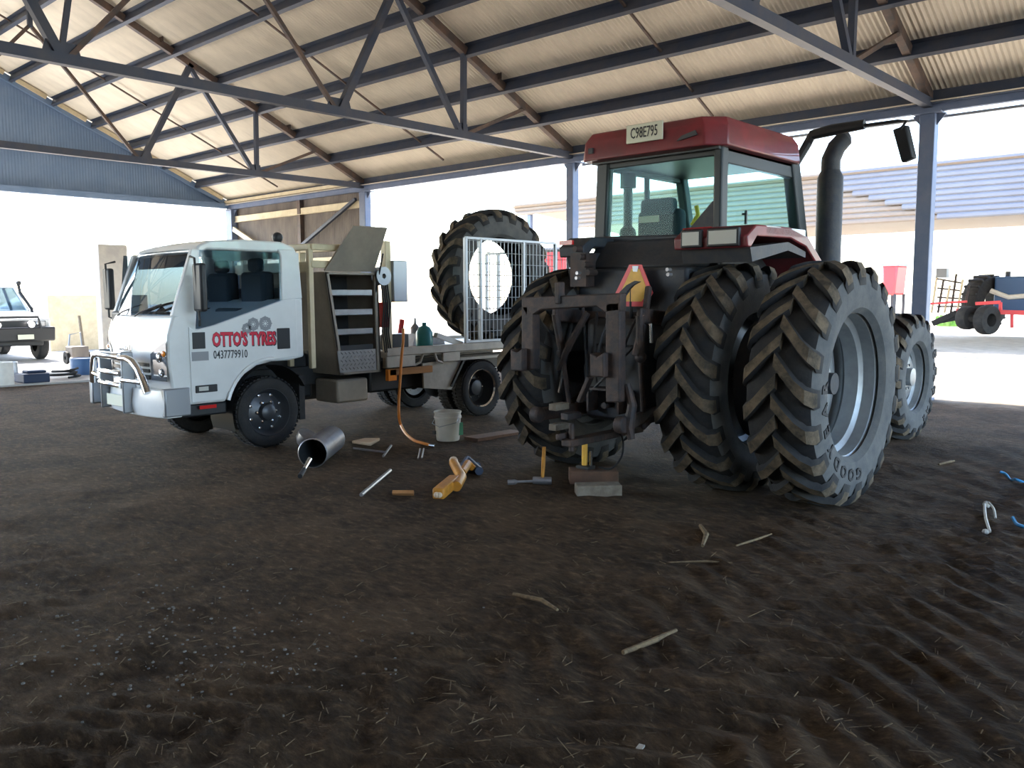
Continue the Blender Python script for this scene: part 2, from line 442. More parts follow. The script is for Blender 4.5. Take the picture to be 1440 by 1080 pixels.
# rail under the eave
mb = MB(); mb.tube((X0-L+.1, YE+.20, 4.27), (XN, YE+.20, 4.27), .025, n=8)
one(mb, 'eave_rail', 'wire_galv', (X0+2, YE, 4.27), 'thin pipe rail running just below the open eave', 'rail')

# clad bay
wb = empty_struct('wall_back', (0, 0, 0))
wp = corr_profile(SW)
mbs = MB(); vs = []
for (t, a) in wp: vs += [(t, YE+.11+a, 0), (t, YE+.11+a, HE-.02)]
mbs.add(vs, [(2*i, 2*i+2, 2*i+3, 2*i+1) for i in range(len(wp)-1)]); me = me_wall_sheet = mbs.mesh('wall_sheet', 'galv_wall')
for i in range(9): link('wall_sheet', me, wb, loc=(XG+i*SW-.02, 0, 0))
for z in (1.2, 2.6, 4.0):
    mb = MB(); mb.box(XG+.36, X0-2*L-.13, YE+.0, YE+.08, z-.09, z+.09); mb.box(XG+.36, X0-2*L-.13, YE-.03, YE+.01, z-.09, z-.075); mb.build('girt', 'cream_steel', wb, smooth=False)
mb = MB(); mb.box(XG, X0-2*L-.1, YE-.16, YE-.06, HE-.02, HE+.07); mb.build('wall_top_rail', 'cream_steel', wb, smooth=False)
mb = MB(); mb.box(-20.82, -20.68, YE-.02, YE+.1, 0, HE-.05); mb.build('mullion', 'steel_rust', wb, smooth=False)
mb = MB(); mb.bar((-18.0, YE-.12, 4.12), (-20.6, YE-.12, 3.0), .08, .08); mb.build('brace', 'steel_dark', wb, smooth=False)
mb = MB(); mb.bar((-24.15, YE-.10, 3.70), (-22.2, YE-.10, 2.9), .07, .14); mb.build('brace', 'cream_steel', wb, smooth=False)

# gable end: clad above the opening
wl = empty_struct('wall_left', (0, 0, 0))
gp = corr_profile(SW)
y = YB; gi = 0
while y < YE-.01:
    mb = MB(); vs = []
    lo = 4.36 if y > 0.3 else 0.
    for (t, a) in gp:
        yy = min(y+t, YE); vs += [(XG-.09+a*.6, yy, lo), (XG-.09+a*.6, yy, max(lo+.01, zl(yy)+.1))]
    mb.add(vs, [(2*i, 2*i+2, 2*i+3, 2*i+1) for i in range(len(gp)-1)]); mb.build('wall_sheet', 'gable_haze_blue', wl); y += SW
mb = MB(); mb.box(XG-.08, XG+.1, .3, YE, 4.34, 4.5); mb.build('header_beam', 'gable_haze_blue', wl, smooth=False)
mb = MB(); mb.box(XG-.06, XG+.04, YB, 11.6, 5.42, 5.5); mb.build('girt', 'galv_wall', wl, smooth=False)
for s in (1, -1):
    mb = MB(); q = (lambda v: v) if s > 0 else (lambda v: 2*YR-v)
    mb.bar((XG-.02, q(YE), HE-.05), (XG-.02, YR, ZR-.05), .1, .14); mb.build('gable_rafter', 'gable_haze_blue', wl, smooth=False)
    for k in range(8):  # cream bars stand in for light showing between purlins at the gable edge
        a = YE-1.0775-(k-1)*.9794-.14; b_ = a-.70
        if k == 7: b_ = YR+.2
        mb = MB(); mb.bar((XG+.06, q(a), zl(a)+.035), (XG+.06, q(b_), zl(b_)+.035), .05, .11); mb.build('barge_light_strip', 'cream_steel', wl, smooth=False)

# rear long wall behind the viewer
REAR_LIGHT_GAP = (-22.5, -9.5)  # unseen gap left in this wall to light the truck front
RS = me_wall_sheet
REAR_SHEET = lambda: RS
wr = empty_struct('wall_rear', (0, 0, 0))
for i in range(int((XN-XG)/SW)):
    x = XG+i*SW
    if REAR_LIGHT_GAP[0] < x < REAR_LIGHT_GAP[1]: continue
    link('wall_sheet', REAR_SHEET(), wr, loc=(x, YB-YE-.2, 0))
# ================================================================== tyres and wheels
def tyre_mb(Rt, W, rb, nl, lug=.052, flip=1):
    """ag tyre, axis X, centre at origin. W half width, rb bead radius. slots: 0 rubber,1 dusty lug,2 sidewall"""
    m = MB(); rt = Rt-lug; h = rt-rb
    outer = [(rb, W*.76), (rb+h*.12, W*.93), (rb+h*.38, W*1.0), (rb+h*.66, W*.99), (rb+h*.88, W*.90), (rt-.004, W*.66), (rt+.004, 0)]
    inner = [(rb+.03, W*.70), (rb+h*.35, W*.88), (rb+h*.8, W*.80), (rt-.06, 0)]
    loop = [(r, a) for r, a in outer] + [(r, -a) for r, a in outer[-2::-1]] + [(r, -a) for r, a in inner] + [(r, a) for r, a in inner[-2::-1]]
    m.lathe(loop, n=56, closed=True)
    nseg = len(loop)
    for i in range(len(m.f)):
        k = i % nseg; m.m[i] = 2 if (k < 4 or 8 <= k < 12) else 0
    st = [(-.05, 1.0, 0., .050), (.28, 1.004, .34, .046), (.58, 1.0, .66, .046), (.84, .982, .88, .050), (.985, .925, .985, .054), (1.02, .865, 1.0, .046)]
    dth = .30
    for s in (1, -1):
        for k in range(nl):
            t0 = 2*math.pi*(k+(.5 if s < 0 else 0))/nl; vs = []
            for (xf, rf, tf, hw) in st:
                th = t0 + flip*dth*tf; x = s*xf*W; rtop = Rt*rf; rbase = min(rtop-.02, rt-.012 if xf < .9 else rt*(.93 if xf < 1 else .85))
                a_t = hw/rtop*Rt/.95; a_b = a_t*1.45
                for (rr, da) in ((rbase, -a_b), (rtop, -a_t), (rtop, a_t), (rbase, a_b)):
                    an = th+da; xx = x*(1 if rr == rtop else .985)
                    vs.append((xx, -rr*math.cos(an), rr*math.sin(an)))
            n_ = len(st); fs = []; ms = []
            b0 = len(m.v); m.v += [Vector(v) for v in vs]
            for i in range(n_-1):
                for j in range(3):
                    m.f.append([b0+i*4+j, b0+i*4+j+1, b0+(i+1)*4+j+1, b0+(i+1)*4+j]); m.m.append(1 if j == 1 else 0)
            m.f.append([b0+3, b0+2, b0+1, b0]); m.m.append(1)
            e = b0+(n_-1)*4; m.f.append([e, e+1, e+2, e+3]); m.m.append(0)
    return m
RS_ = ['rubber', 'rubber_dust', 'rubber_side']
TY_REAR = tyre_mb(.955, .268, .555, 20, flip=-1).mesh('tyre', RS_, ang=30)
TY_FRONT = tyre_mb(.715, .215, .375, 18, .045, flip=-1).mesh('tyre', RS_, ang=30)
def rim_mesh(rb, W, disc, hub, name='rim'):
    m = MB(); d = W*.76
    m.lathe([(rb+.045, d+.012), (rb+.05, d), (rb+.012, d-.022), (rb-.004, d-.03), (rb-.012, d*.42), (rb-.055, d*.30), (rb-.058, -d*.25), (rb-.01, -d*.42), (rb-.004, -d+.03), (rb+.05, -d), (rb+.045, -d-.012)], n=56)
    m.lathe([(rb-.056, disc), (rb*.80, disc+.01), (rb*.62, disc+.05), (hub, disc+.05), (hub, disc+.12), (hub*.6, disc+.13), (.001, disc+.13)], n=40)
    for k in range(10):
        a = 2*math.pi*k/10; y, z = math.cos(a)*hub*1.35, math.sin(a)*hub*1.35
        m.tube((disc+.045, y, z), (disc+.075, y, z), .016, n=6)
    return m.mesh(name, 'rim_silver')
RIM_DUAL = rim_mesh(.555, .268, -.135, .14)
RIM_IN = rim_mesh(.555, .268, .02, .14)
RIM_FRONT = rim_mesh(.375, .215, .03, .10)
def ring_text(txt, r, size, x, a0, step):
    """letters round a sidewall that faces +X, tops outward, clockwise seen from +X; angle from +Y towards +Z"""
    m = MB(); out = []
    for i, ch in enumerate(txt):
        a = a0 - step*i
        t = text_mb(ch, size, .004, .004)
        rad = Vector((0, math.cos(a), math.sin(a))); tan = Vector((0, math.sin(a), -math.cos(a)))
        place(t, Vector((x, 0, 0))+rad*r, tan, rad, 1.15, 1.); out.append(t.mesh('sidewall_letter', 'rubber_letter', smooth=False))
    return out

# ================================================================== tractor
TX, TY = -4.3, 6.58
tr = thing('tractor', (TX, TY, 0), 'big red tractor with dirty black rear hitch and dual rear tyres on one side', 'tractor')
def wheel(name, x, y, z, rim, ty, spin=0., text=None, mirror=False, label=None):
    w_ = link(name, rim, tr, loc=(x-TX, y-TY, z))
    if mirror: w_.rotation_euler = (0, 0, math.pi)
    t_ = link('tyre', ty, w_)
    t_.rotation_euler = (spin, 0, 0) if not mirror else (spin, 0, -math.pi)
    for tx in (text or []): link('sidewall_letter', tx, w_, label='dark raised sidewall letter')
    if label: w_['label'] = label
    return w_
TXT_R = ring_text('GOODYEAR', .685, .125, .2695, R(-88), R(13.5))
TXT_F = ring_text('GOODYEAR', .53, .10, .2165, R(40), R(15))
wheel('rear_wheel', -2.665, 6.58, .925, RIM_DUAL, TY_REAR, .06, TXT_R, label='outer dual wheel with deep empty silver rim')
wheel('rear_wheel', -3.45, 6.58, .925, RIM_IN, TY_REAR, .19)
wheel('rear_wheel', -5.13, 6.58, .925, RIM_IN, TY_REAR, .11, mirror=True)
wheel('front_wheel', -3.245, 10.07, .69, RIM_FRONT, TY_FRONT, .1, TXT_F)
wheel('front_wheel', -5.36, 10.07, .69, RIM_FRONT, TY_FRONT, .2, mirror=True)
def P(name, mb_, m_, bevel=0, parent=None, **k): return mb_.build(name, m_, parent or tr, bevel, **k)

# drive line
m = MB(); m.tube((-5.3, 6.58, .925), (-2.6, 6.58, .925), .085, n=16); m.lathe([(.15, -.95), (.19, -.5), (.25, -.33), (.25, .33), (.19, .5), (.15, .95)], (TX, 6.58, .925), n=20); P('rear_axle', m, 'tractor_black')
m = MB(); m.lathe([(.001, -.15), (.50, -.15), (.50, .17), (.001, .17)], (-3.06, 6.58, .925), n=36); P('dual_spacer', m, 'tractor_black')
m = MB(); m.box(-4.62, -3.98, 6.02, 7.9, .52, 1.42); P('rear_housing', m, 'tractor_black', .05)
m = MB(); m.box(-4.55, -4.05, 7.9, 11.3, .62, 1.25); P('engine_block', m, 'tractor_black', .04)
m = MB(); m.prism([(-4.68, 8.45, 1.2), (-4.68, 8.45, 2.0), (-4.68, 9.6, 1.95), (-4.68, 11.3, 1.78), (-4.68, 11.45, 1.6), (-4.68, 11.45, .95), (-4.68, 9.4, 1.1)], (.76, 0, 0)); P('bonnet', m, 'red_paint', .05)
m = MB(); m.bar((-5.2, 10.07, .66), (-3.4, 10.07, .66), .22, .2); P('front_axle', m, 'tractor_black', .03)
m = MB(); m.box(-5.25, -4.7, 7.6, 8.9, .55, 1.2); P('fuel_tank', m, 'tractor_black', .06)
for k in range(3):
    m = MB(); m.box(-3.95, -3.6, 8.0+k*.0, 8.4, .5+k*.38, .54+k*.38); P('step', m, 'tractor_black', .01)
m = MB(); m.tube((-3.62, 8.02, .5), (-3.62, 8.02, 1.6), .018, n=8); m.tube((-3.62, 8.38, .5), (-3.62, 8.38, 1.6), .018, n=8); P('step_rail', m, 'tractor_black')

# cab lower body
xl, xr, yb_, yf = -4.97, -3.62, 6.62, 8.36
m = MB(); m.box(xl+.04, xr-.04, 6.62, 8.3, 1.42, 1.62); P('cab_floor', m, 'tractor_black', .02)
m = MB(); m.prism([(xl+.02, 6.60, 1.5), (xr-.02, 6.60, 1.5), (xr-.02, 6.60, 2.14), (xl+.02, 6.60, 2.18)], (0, .08, 0)); P('rear_panel', m, 'tractor_black', .015)
m = MB(); m.box(-4.86, -3.72, 6.22, 6.62, 1.40, 1.86); m.prism([(-4.86, 6.3, 1.86), (-4.86, 6.62, 1.86), (-4.86, 6.62, 2.12), (-4.86, 6.5, 2.12)], (1.14, 0, 0)); P('rear_apron', m, 'tractor_black', .03)
m = MB(); m.box(xr-.10, xr, 6.62, 8.36, 1.5, 2.0); P('side_panel', m, 'tractor_black', .02)
m = MB(); m.box(xl, xl+.10, 6.62, 8.36, 1.5, 2.02); P('side_panel', m, 'tractor_black', .02)
m = MB(); m.box(xl, xr, 8.30, 8.40, 1.5, 1.95); P('firewall', m, 'tractor_black', .02)

# cab posts
def pst(p_, q_, w_, h_=None): 
    m = MB(); m.bar(p_, q_, w_, h_ or w_, (0, 1, 0)); P('cab_post', m, 'glass_teal_frame', .02)
pst((xl+.05, 6.66, 2.05), (xl+.09, 6.66, 2.95), .14, .10); pst((xr-.05, 6.66, 2.0), (xr-.05, 6.66, 2.95), .085, .12)
pst((xr-.05, 8.34, 1.9), (xr-.06, 8.02, 2.95), .12, .17); pst((xl+.06, 8.34, 1.9), (xl+.07, 8.02, 2.95), .10, .12)
pst((xl+.04, 7.45, 1.95), (xl+.06, 7.4, 2.95), .05, .06)
m = MB(); m.prism([(xr-.02, 6.605, 2.1), (xr-.02, 6.605, 2.42), (xr-.10, 6.605, 2.42), (xr-.36, 6.605, 2.16), (xr-.36, 6.605, 2.1)], (0, .05, 0)); P('corner_panel', m, 'tractor_black', .01)
m = MB(); m.box(xl+.06, xr-.06, 6.63, 6.69, 2.80, 2.93); P('rear_header', m, 'glass_teal_frame', .01)
m = MB(); m.box(xr-.09, xr-.02, 6.66, 8.05, 2.74, 2.92); P('side_header', m, 'glass_teal_frame', .01)
m = MB(); m.box(xl+.02, xl+.09, 6.66, 8.05, 2.80, 2.92); P('side_header', m, 'glass_teal_frame', .01)
# glass
m = MB(); m.prism([(xl+.1, 6.64, 2.16), (xr-.3, 6.64, 2.16), (xr-.08, 6.64, 2.40), (xr-.08, 6.64, 2.9), (xl+.13, 6.64, 2.9)], (0, .006, 0)); P('rear_window', m, 'glass_teal', smooth=False)
m = MB(); m.prism([(xr-.03, 6.70, 1.98), (xr-.03, 8.28, 1.98), (xr-.03, 8.0, 2.9), (xr-.03, 6.70, 2.9)], (.006, 0, 0)); P('side_window', m, 'glass_teal', smooth=False)
m = MB(); m.prism([(xl+.03, 6.70, 1.98), (xl+.03, 8.28, 1.98), (xl+.03, 8.0, 2.9), (xl+.03, 6.70, 2.9)], (-.006, 0, 0)); P('side_window', m, 'glass_teal', smooth=False)
m = MB(); m.prism([(xl+.1, 8.35, 1.95), (xr-.1, 8.35, 1.95), (xr-.1, 8.05, 2.92), (xl+.1, 8.05, 2.92)], (0, .006, 0)); P('windscreen', m, 'glass_teal', smooth=False)
m = MB(); m.tube((xr-.02, 7.0, 2.33), (xr+.02, 7.0, 2.33), .01, n=8); m.bar((xr+.015, 7.0, 2.24), (xr+.015, 7.0, 2.36), .02, .015, (0, 1, 0)); P('window_latch', m, 'black_plastic')
# roof: chamfered red shell
def roof_ring(inset, z, ins_f=None):
    i = inset; fx = inset if ins_f is None else ins_f
    return [(xl-.06+i, 6.50+i, z), (xl-.02+i+.0, 6.46+i, z), (xr-.10-i, 6.46+i, z), (xr+.05-i, 6.60+i, z), (xr+.05-i, 8.0-fx, z), (xr-.1-i, 8.22-fx, z), (xl+.1+i, 8.22-fx, z), (xl-.06+i, 8.0-fx, z)]
m = MB(); rings = [roof_ring(.10, 2.86), roof_ring(0, 2.87), roof_ring(.015, 3.04), roof_ring(.06, 3.12), roof_ring(.2, 3.15)]
vs = [v for r_ in rings for v in r_]; fs = []
for i in range(len(rings)-1):
    for k in range(8): fs.append((i*8+k, i*8+(k+1) % 8, (i+1)*8+(k+1) % 8, (i+1)*8+k))
fs += [tuple(range(7, -1, -1)), tuple(32+k for k in range(8))]
m.add(vs, fs); roof = P('cab_roof', m, 'red_paint', .012)
m = MB(); m.box(xl-.0, xr-.02, 6.56, 8.1, 2.845, 2.872); P('headliner', m, 'glass_teal_frame', parent=roof)
p0, p1 = at(881, 186, 1, 6.44), at(932, 186, 1, 6.44); pz = at(906, 187, 1, 6.44)
m = MB(); m.box(p0.x, p1.x, 6.435, 6.452, pz.z-.075, pz.z+.085); P('number_plate', m, 'plate_white', .006, parent=roof, label='pale number plate with dark characters')
t = text_mb('C98E795', .125, .001, .001); place(t, ((p0.x+p1.x)/2, 6.433, pz.z+.005), (1, 0, 0), (0, 0, 1), .62, 1.05); t.build('plate_text', 'ink', roof, smooth=False)
m = MB(); m.prism([(-3.98, 6.455, 2.93), (-3.78, 6.455, 2.96), (-3.80, 6.455, 3.0), (-3.93, 6.455, 2.97)], (0, -.012, 0)); P('roof_vent', m, 'tractor_black', parent=roof)
m = MB(); m.box(-4.93, -4.88, 6.448, 6.47, 2.93, 2.98); P('roof_lamp', m, 'tractor_black', parent=roof)

# cab interior
m = MB(); m.box(-4.66, -4.22, 6.95, 7.4, 1.62, 2.0); m.box(-4.68, -4.20, 6.88, 7.02, 2.0, 2.42); seat = P('driver_seat', m, 'seat_fabric', .05)
m = MB(); m.box(-4.62, -4.26, 6.84, 6.96, 2.36, 2.52); P('headrest', m, 'seat_fabric', .04, parent=seat)
m = MB(); m.box(-4.62, -4.40, 6.835, 6.845, 2.30, 2.36); P('seat_tag', m, 'tan_patch', parent=seat)
m = MB(); m.path([(-4.06, 6.86, 2.25), (-4.0, 6.86, 2.34), (-4.02, 6.86, 2.42)], .02, 6); P('grab_handle', m, 'yellow')
m = MB(); m.path([(-4.50, 7.6, 1.6), (-4.48, 7.7, 2.2)], .03, 8); m.lathe([(.19, -.012), (.205, 0), (.19, .012), (.18, 0)], (-4.48, 7.68, 2.24), (0, -.5, .86), 20, closed=True); P('steering_wheel', m, 'black_plastic')
m = MB(); m.tube((-4.86, 7.0, 2.0), (-4.86, 7.0, 2.78), .045, n=12); m.lathe([(.02, 2.66), (.08, 2.66), (.08, 2.80), (.02, 2.82)], (-4.86, 7.0, 0), (0, 0, 1), 14); m.ball((-4.86, 7.0, 2.22), .085, n=12); P('cab_column', m, 'black_plastic')  # plain dark upright with a wider head, inside the cab's left side
m = MB(); m.box(-4.0, -3.72, 6.9, 7.5, 1.6, 2.1); P('side_console', m, 'black_plastic', .03)

# fenders with lamps
def fender(s):
    x0_, x1_ = (-3.80, -3.14) if s > 0 else (-5.02, -4.74)
    prof = [(6.14, 1.99), (6.13, 2.08), (6.28, 2.17), (6.9, 2.18), (7.25, 2.12), (7.55, 1.93), (7.72, 1.66), (7.68, 1.64), (7.50, 1.86), (7.22, 2.03), (6.9, 2.09), (6.3, 2.08), (6.2, 1.99)]
    if s < 0: prof = [(a, b_-.02) for a, b_ in prof]
    m = MB(); m.prism([(x0_, a, b_) for a, b_ in prof], (x1_-x0_, 0, 0)); f_ = P('fender', m, 'red_paint' if s > 0 else 'tractor_black', .012)
    m = MB(); m.prism([(x0_+.02, 6.22, 1.99), (x0_+.02, 6.9, 2.06), (x0_+.02, 7.25, 1.99), (x0_+.02, 7.25, 1.94), (x0_+.02, 6.9, 1.99), (x0_+.02, 6.26, 1.88)], (x1_-x0_-.04, 0, 0)); P('fender_liner', m, 'tractor_black', parent=f_)
    if s > 0:
        for (a, b_) in ((-3.70, -3.55), (-3.46, -3.22)):
            m = MB(); m.box(a-.02, b_+.02, 6.105, 6.15, 2.0, 2.145); lp = P('lamp_housing', m, 'black_plastic', .01, parent=f_)
        m = MB(); m.box(-3.70, -3.55, 6.10, 6.108, 2.02, 2.125); m.box(-3.46, -3.22, 6.10, 6.108, 2.02, 2.125); P('lamp_lens', m, 'lamp_lens', parent=f_)
    else:
        m = MB(); m.box(-5.0, -4.85, 6.11, 6.14, 2.08, 2.12); P('reflector', m, 'red_lens', parent=f_)
    return f_
fr_ = fender(1); fender(-1)
m = MB(); m.box(xr-.36, xr-.08, 6.56, 6.60, 2.15, 2.20); P('tail_light_bar', m, 'red_lens', .008)
m = MB(); m.box(-3.24, -3.14, 6.45, 7.2, 2.10, 2.175); P('fender_decal', m, 'white_paint', .01, parent=fr_)

# exhaust and mirrors
ex = at(1166, 300, 1, 8.55)
m = MB(); m.lathe([(.001, 1.2), (.11, 1.2), (.125, 1.3), (.125, 2.78), (.09, 2.86)], (ex.x, 8.55, 0), (0, 0, 1), 20)
m.path([(ex.x, 8.55, 2.82), (ex.x, 8.55, 2.96), (ex.x+.04, 8.58, 3.08), (ex.x+.11, 8.62, 3.17), (ex.x+.14, 8.64, 3.19)], [.095, .093, .09, .085, .04], 16); P('exhaust_stack', m, 'tractor_black')
m = MB(); m.path([(xr-.04, 8.12, 2.9), at(1135, 203, 1, 8.3), at(1142, 190, 1, 8.3), at(1170, 183, 1, 8.3), at(1216, 175, 1, 8.3)], [.04, .045, .05, .055, .045], 10); arm = P('mirror_arm', m, 'black_plastic')
m = MB(); m.path([at(1210, 177, 1, 8.3), at(1262, 170, 1, 8.3), at(1275, 170, 1, 8.3), at(1266, 182, 1, 8.3)], .016, 8); P('mirror_rod', m, 'black_plastic', parent=arm)
a, b_, c, d = at(1254, 182, 1, 8.3), at(1273, 175, 1, 8.3), at(1284, 222, 1, 8.3), at(1267, 229, 1, 8.3)
m = MB(); m.prism([a, b_, c, d], (.02, .07, 0)); P('mirror', m, 'black_plastic', .015)

# slow vehicle sign
sy = 6.13
O = [(885, 372), (902, 372), (918, 412), (906, 431), (871, 431), (865, 413)]
I = [(888, 378), (899, 378), (911, 411), (902, 424), (876, 424), (872, 413)]
tr_s = MB(); tr_s.prism([at(x, y, 1, sy) for x, y in O], (0, .008, 0)); sg = P('slow_vehicle_sign', tr_s, 'sign_red', smooth=False, label='red bordered yellow truncated triangle sign')
m = MB(); m.prism([at(x, y, 1, sy-.003) for x, y in I], (0, .003, 0)); P('sign_face', m, 'sign_yellow', parent=sg, smooth=False)
m = MB(); m.prism([at(x, y, 1, sy-.006) for x, y in ((889, 374), (898, 374), (896, 382), (890, 382))], (0, .003, 0)); P('sign_tag', m, 'bumper_grey', parent=sg, smooth=False)
m = MB(); m.tube((TX+.08, sy+.01, 1.4), (TX+.08, sy+.01, 1.7), .015, n=8); P('sign_bracket', m, 'tractor_black', parent=sg)
m = MB(); m.prism([at(x, y, 1, 5.98) for x, y in ((866, 424), (871, 411), (881, 401), (892, 395), (899, 396), (890, 401), (881, 410), (875, 423), (870, 430))], (0, .03, 0)); P('control_lever', m, 'tractor_black')

# three point hitch and quick coupler
cy = 5.45
m = MB()
m.prism([at(x, y, 1, cy) for x, y in ((733, 418), (872, 412), (872, 438), (850, 440), (838, 431), (760, 436), (748, 444), (733, 446))], (0, .09, 0)); coup = P('coupler_frame', m, 'iron_worn', .012, label='worn rusty rectangular quick hitch frame')
for (x0_, x1_, y0_, y1_) in ((733, 750, 430, 520), (851, 871, 425, 566)):
    m = MB(); m.prism([at(x0_, y0_, 1, cy), at(x1_, y0_, 1, cy), at(x1_, y1_, 1, cy), at(x0_, y1_, 1, cy)], (0, .09, 0)); P('coupler_leg', m, 'iron_worn', .012, parent=coup)
for (x_, y_) in ((735, 505), (848, 512)):
    p_ = at(x_, y_, 1, cy); m = MB(); m.prism([(p_.x-.09, p_.y-.06, p_.z-.1), (p_.x+.05, p_.y-.06, p_.z-.1), (p_.x+.05, p_.y-.06, p_.z+.1), (p_.x-.02, p_.y-.06, p_.z+.06), (p_.x-.09, p_.y-.06, p_.z+.09)], (0, .16, 0)); P('coupler_hook', m, 'iron_worn', .012, parent=coup)
p_ = at(785, 400, 1, cy); m = MB(); m.box(p_.x-.025, p_.x+.025, cy-.02, cy+.06, p_.z-.16, p_.z+.02); P('top_latch', m, 'iron_worn', .01, parent=coup)
m = MB(); m.tube((-4.9, 6.2, 1.42), (-3.72, 6.2, 1.42), .06, n=14); P('rockshaft', m, 'iron_worn')
for s in (1, -1):
    xx = TX+s*.44
    m = MB(); m.bar((xx, 6.2, 1.42), (xx, 5.72, 1.46), .05, .12); P('lift_arm', m, 'iron_worn', .015)
    m = MB(); m.path([(xx, 5.74, 1.46), (xx-s*.03, 5.80, 1.12)], .035, 10); m.path([(xx-s*.03, 5.80, 1.12), (xx-s*.05, 5.88, .66)], .022, 10); m.ball((xx-s*.03, 5.8, 1.12), .05); P('lift_rod', m, 'iron_worn')
    m = MB(); m.bar((TX+s*.30, 6.3, .62), (TX+s*.44, 5.55, .60), .05, .11); m.tube((TX+s*.40, 5.5, .60), (TX+s*.48, 5.5, .60), .07, n=14); P('lower_link', m, 'iron_worn', .012)
    m = MB(); m.bar((TX+s*.46, 6.2, .75), (TX+s*.47, 5.75, .55), .03, .05); P('sway_block', m, 'iron_worn', .01)
    m = MB(); m.tube((xx+s*.09, 6.1, 1.42), (xx+s*.09, 5.95, .95), .03, n=10); m.tube((xx+s*.09, 5.95, .95), (xx+s*.09, 5.9, .75), .016, n=8, mi=1); P('lift_cylinder', m, ['tractor_black', 'hyd_chrome'])
m = MB(); m.path([at(826, 440, 1, 5.9), at(800, 486, 1, 5.75), at(785, 520, 1, 5.75)], [.03, .035, .02], 8); P('top_link', m, 'iron_worn')
m = MB(); m.bar((TX, 6.4, .42), (TX, 5.35, .42), .11, .06); m.bar((TX-.06, 5.5, .47), (TX-.06, 5.3, .47), .03, .05); m.tube((TX, 5.42, .34), (TX, 5.42, .58), .025, n=10); P('drawbar', m, 'iron_worn', .01)
m = MB(); m.lathe([(.001, 0), (.028, 0), (.028, .16), (.09, .18), (.11, .3)], (TX, 5.86, .68), (0, 1, 0), 16); m.prism([(TX-.17, 5.84, .62), (TX-.17, 5.84, .83), (TX+.17, 5.84, .83), (TX+.17, 5.84, .62), (TX+.15, 5.84, .62), (TX+.15, 5.84, .81), (TX-.15, 5.84, .81), (TX-.15, 5.84, .62)], (0, .2, 0)); P('pto_shaft', m, 'iron_worn')
m = MB(); m.prism([(-4.58, 5.98, .55), (-4.02, 5.98, .55), (-3.98, 5.98, 1.0), (-4.1, 5.98, 1.2), (-4.5, 5.98, 1.2), (-4.62, 5.98, 1.0)], (0, .08, 0)); P('rear_cover', m, 'tractor_black', .02)
for i, (px_, py_) in enumerate(((783, 572), (783, 600), (800, 585))):
    q = at(px_, py_, 1, 5.5); m = MB(); m.box(q.x-.04, q.x+.04, 5.44, 5.62, q.z-.028, q.z+.028); P('draft_pin', m, 'wood_grey' if i < 2 else 'iron_worn', .006)
q0, q1 = at(815, 565, 1, 5.6), at(830, 530, 1, 5.6); m = MB(); m.bar(q0, q1, .04, .06, (0, 1, 0)); P('check_link', m, 'iron_worn', .008)
m = MB(); m.path([at(882, 540, 1, 5.55), at(889, 570, 1, 5.55), at(884, 600, 1, 5.55), at(888, 618, 1, 5.55)], [.03, .04, .045, .03], 10); P('stabiliser', m, 'iron_worn')
m = MB(); m.path([at(893, 500, 1, 5.75), at(901, 470, 1, 5.8), at(909, 430, 1, 5.9), at(912, 405, 1, 6.0)], [.03, .035, .03, .03], 10); m.tube(at(916, 482, 1, 5.75), at(915, 455, 1, 5.75), .013, n=8, mi=1); P('levelling_rod', m, ['iron_worn', 'hyd_chrome'])
m = MB()
for i in range(4):
    q = at(808+i*6, 350+i*11, 1, 6.05); m.tube(q, q+Vector((0, .12, 0)), .028, n=10)
m.box(-4.86, -4.68, 6.1, 6.24, 1.7, 2.0); P('remote_couplers', m, 'iron_worn')
m = MB()
for (px_, py_) in ((938, 379), (939, 386), (811, 384), (810, 391)):
    q = at(px_, py_, 1, 6.0); m.tube(q, q+Vector((0, .05, 0)), .016, n=8)
m.build('coupler_caps', 'tin', tr, kind='stuff')
rnd = random.Random(3)
for i in range(7):
    a = Vector((TX+rnd.uniform(-.35, .35), 6.0, rnd.uniform(1.2, 1.7))); e = Vector((TX+rnd.uniform(-.4, .4), 5.9, rnd.uniform(.6, 1.0)))
    mid = (a+e)/2+Vector((rnd.uniform(-.15, .15), -rnd.uniform(.1, .3), 0))
    m = MB(); m.path([a*(1-t)**2+mid*2*t*(1-t)+e*t*t for t in [k/8 for k in range(9)]], .012, 7); P('hydraulic_hose', m, 'tractor_black')
# ================================================================== service truck (faces -Y)
XS, XF = -8.05, -9.80            # near and far side of the cab
tk = thing('service_truck', (-8.96, 4.95, 0), 'white flat-nosed service truck with bull bar, red door lettering and open tool cabinet', 'truck')
def Q(name, mb_, m_, bevel=0, parent=None, **k): return mb_.build(name, m_, parent or tk, bevel, **k)
XC = (XS+XF)/2; HWD = (XS-XF)/2
def sweep(y, z, t):
    """front of the cab curves back towards both corners"""
    k = max(0., min(1., (4.25-y)/.35)); k2 = max(0., min(1., (5.3-y)/.9))
    return y + k*.10*t*t + k2*.15*(1-t)/2 + (.05*t*t if z > 1.9 and y < 4.3 else 0)
def loft(prof, ts, mi=0, inset=0., m=None):
    m = m or MB(); n_ = len(prof); vs = []
    for t in ts:
        for (y, z) in prof: vs.append((XC+t*(HWD-inset), sweep(y, z, t), z))
    fs = [(i*n_+k, i*n_+(k+1) % n_, (i+1)*n_+(k+1) % n_, (i+1)*n_+k) for i in range(len(ts)-1) for k in range(n_)]
    fs += [tuple(range(n_-1, -1, -1)), tuple((len(ts)-1)*n_+k for k in range(n_))]
    return m.add(vs, fs, mi)
TS = [-1+2*i/12 for i in range(13)]
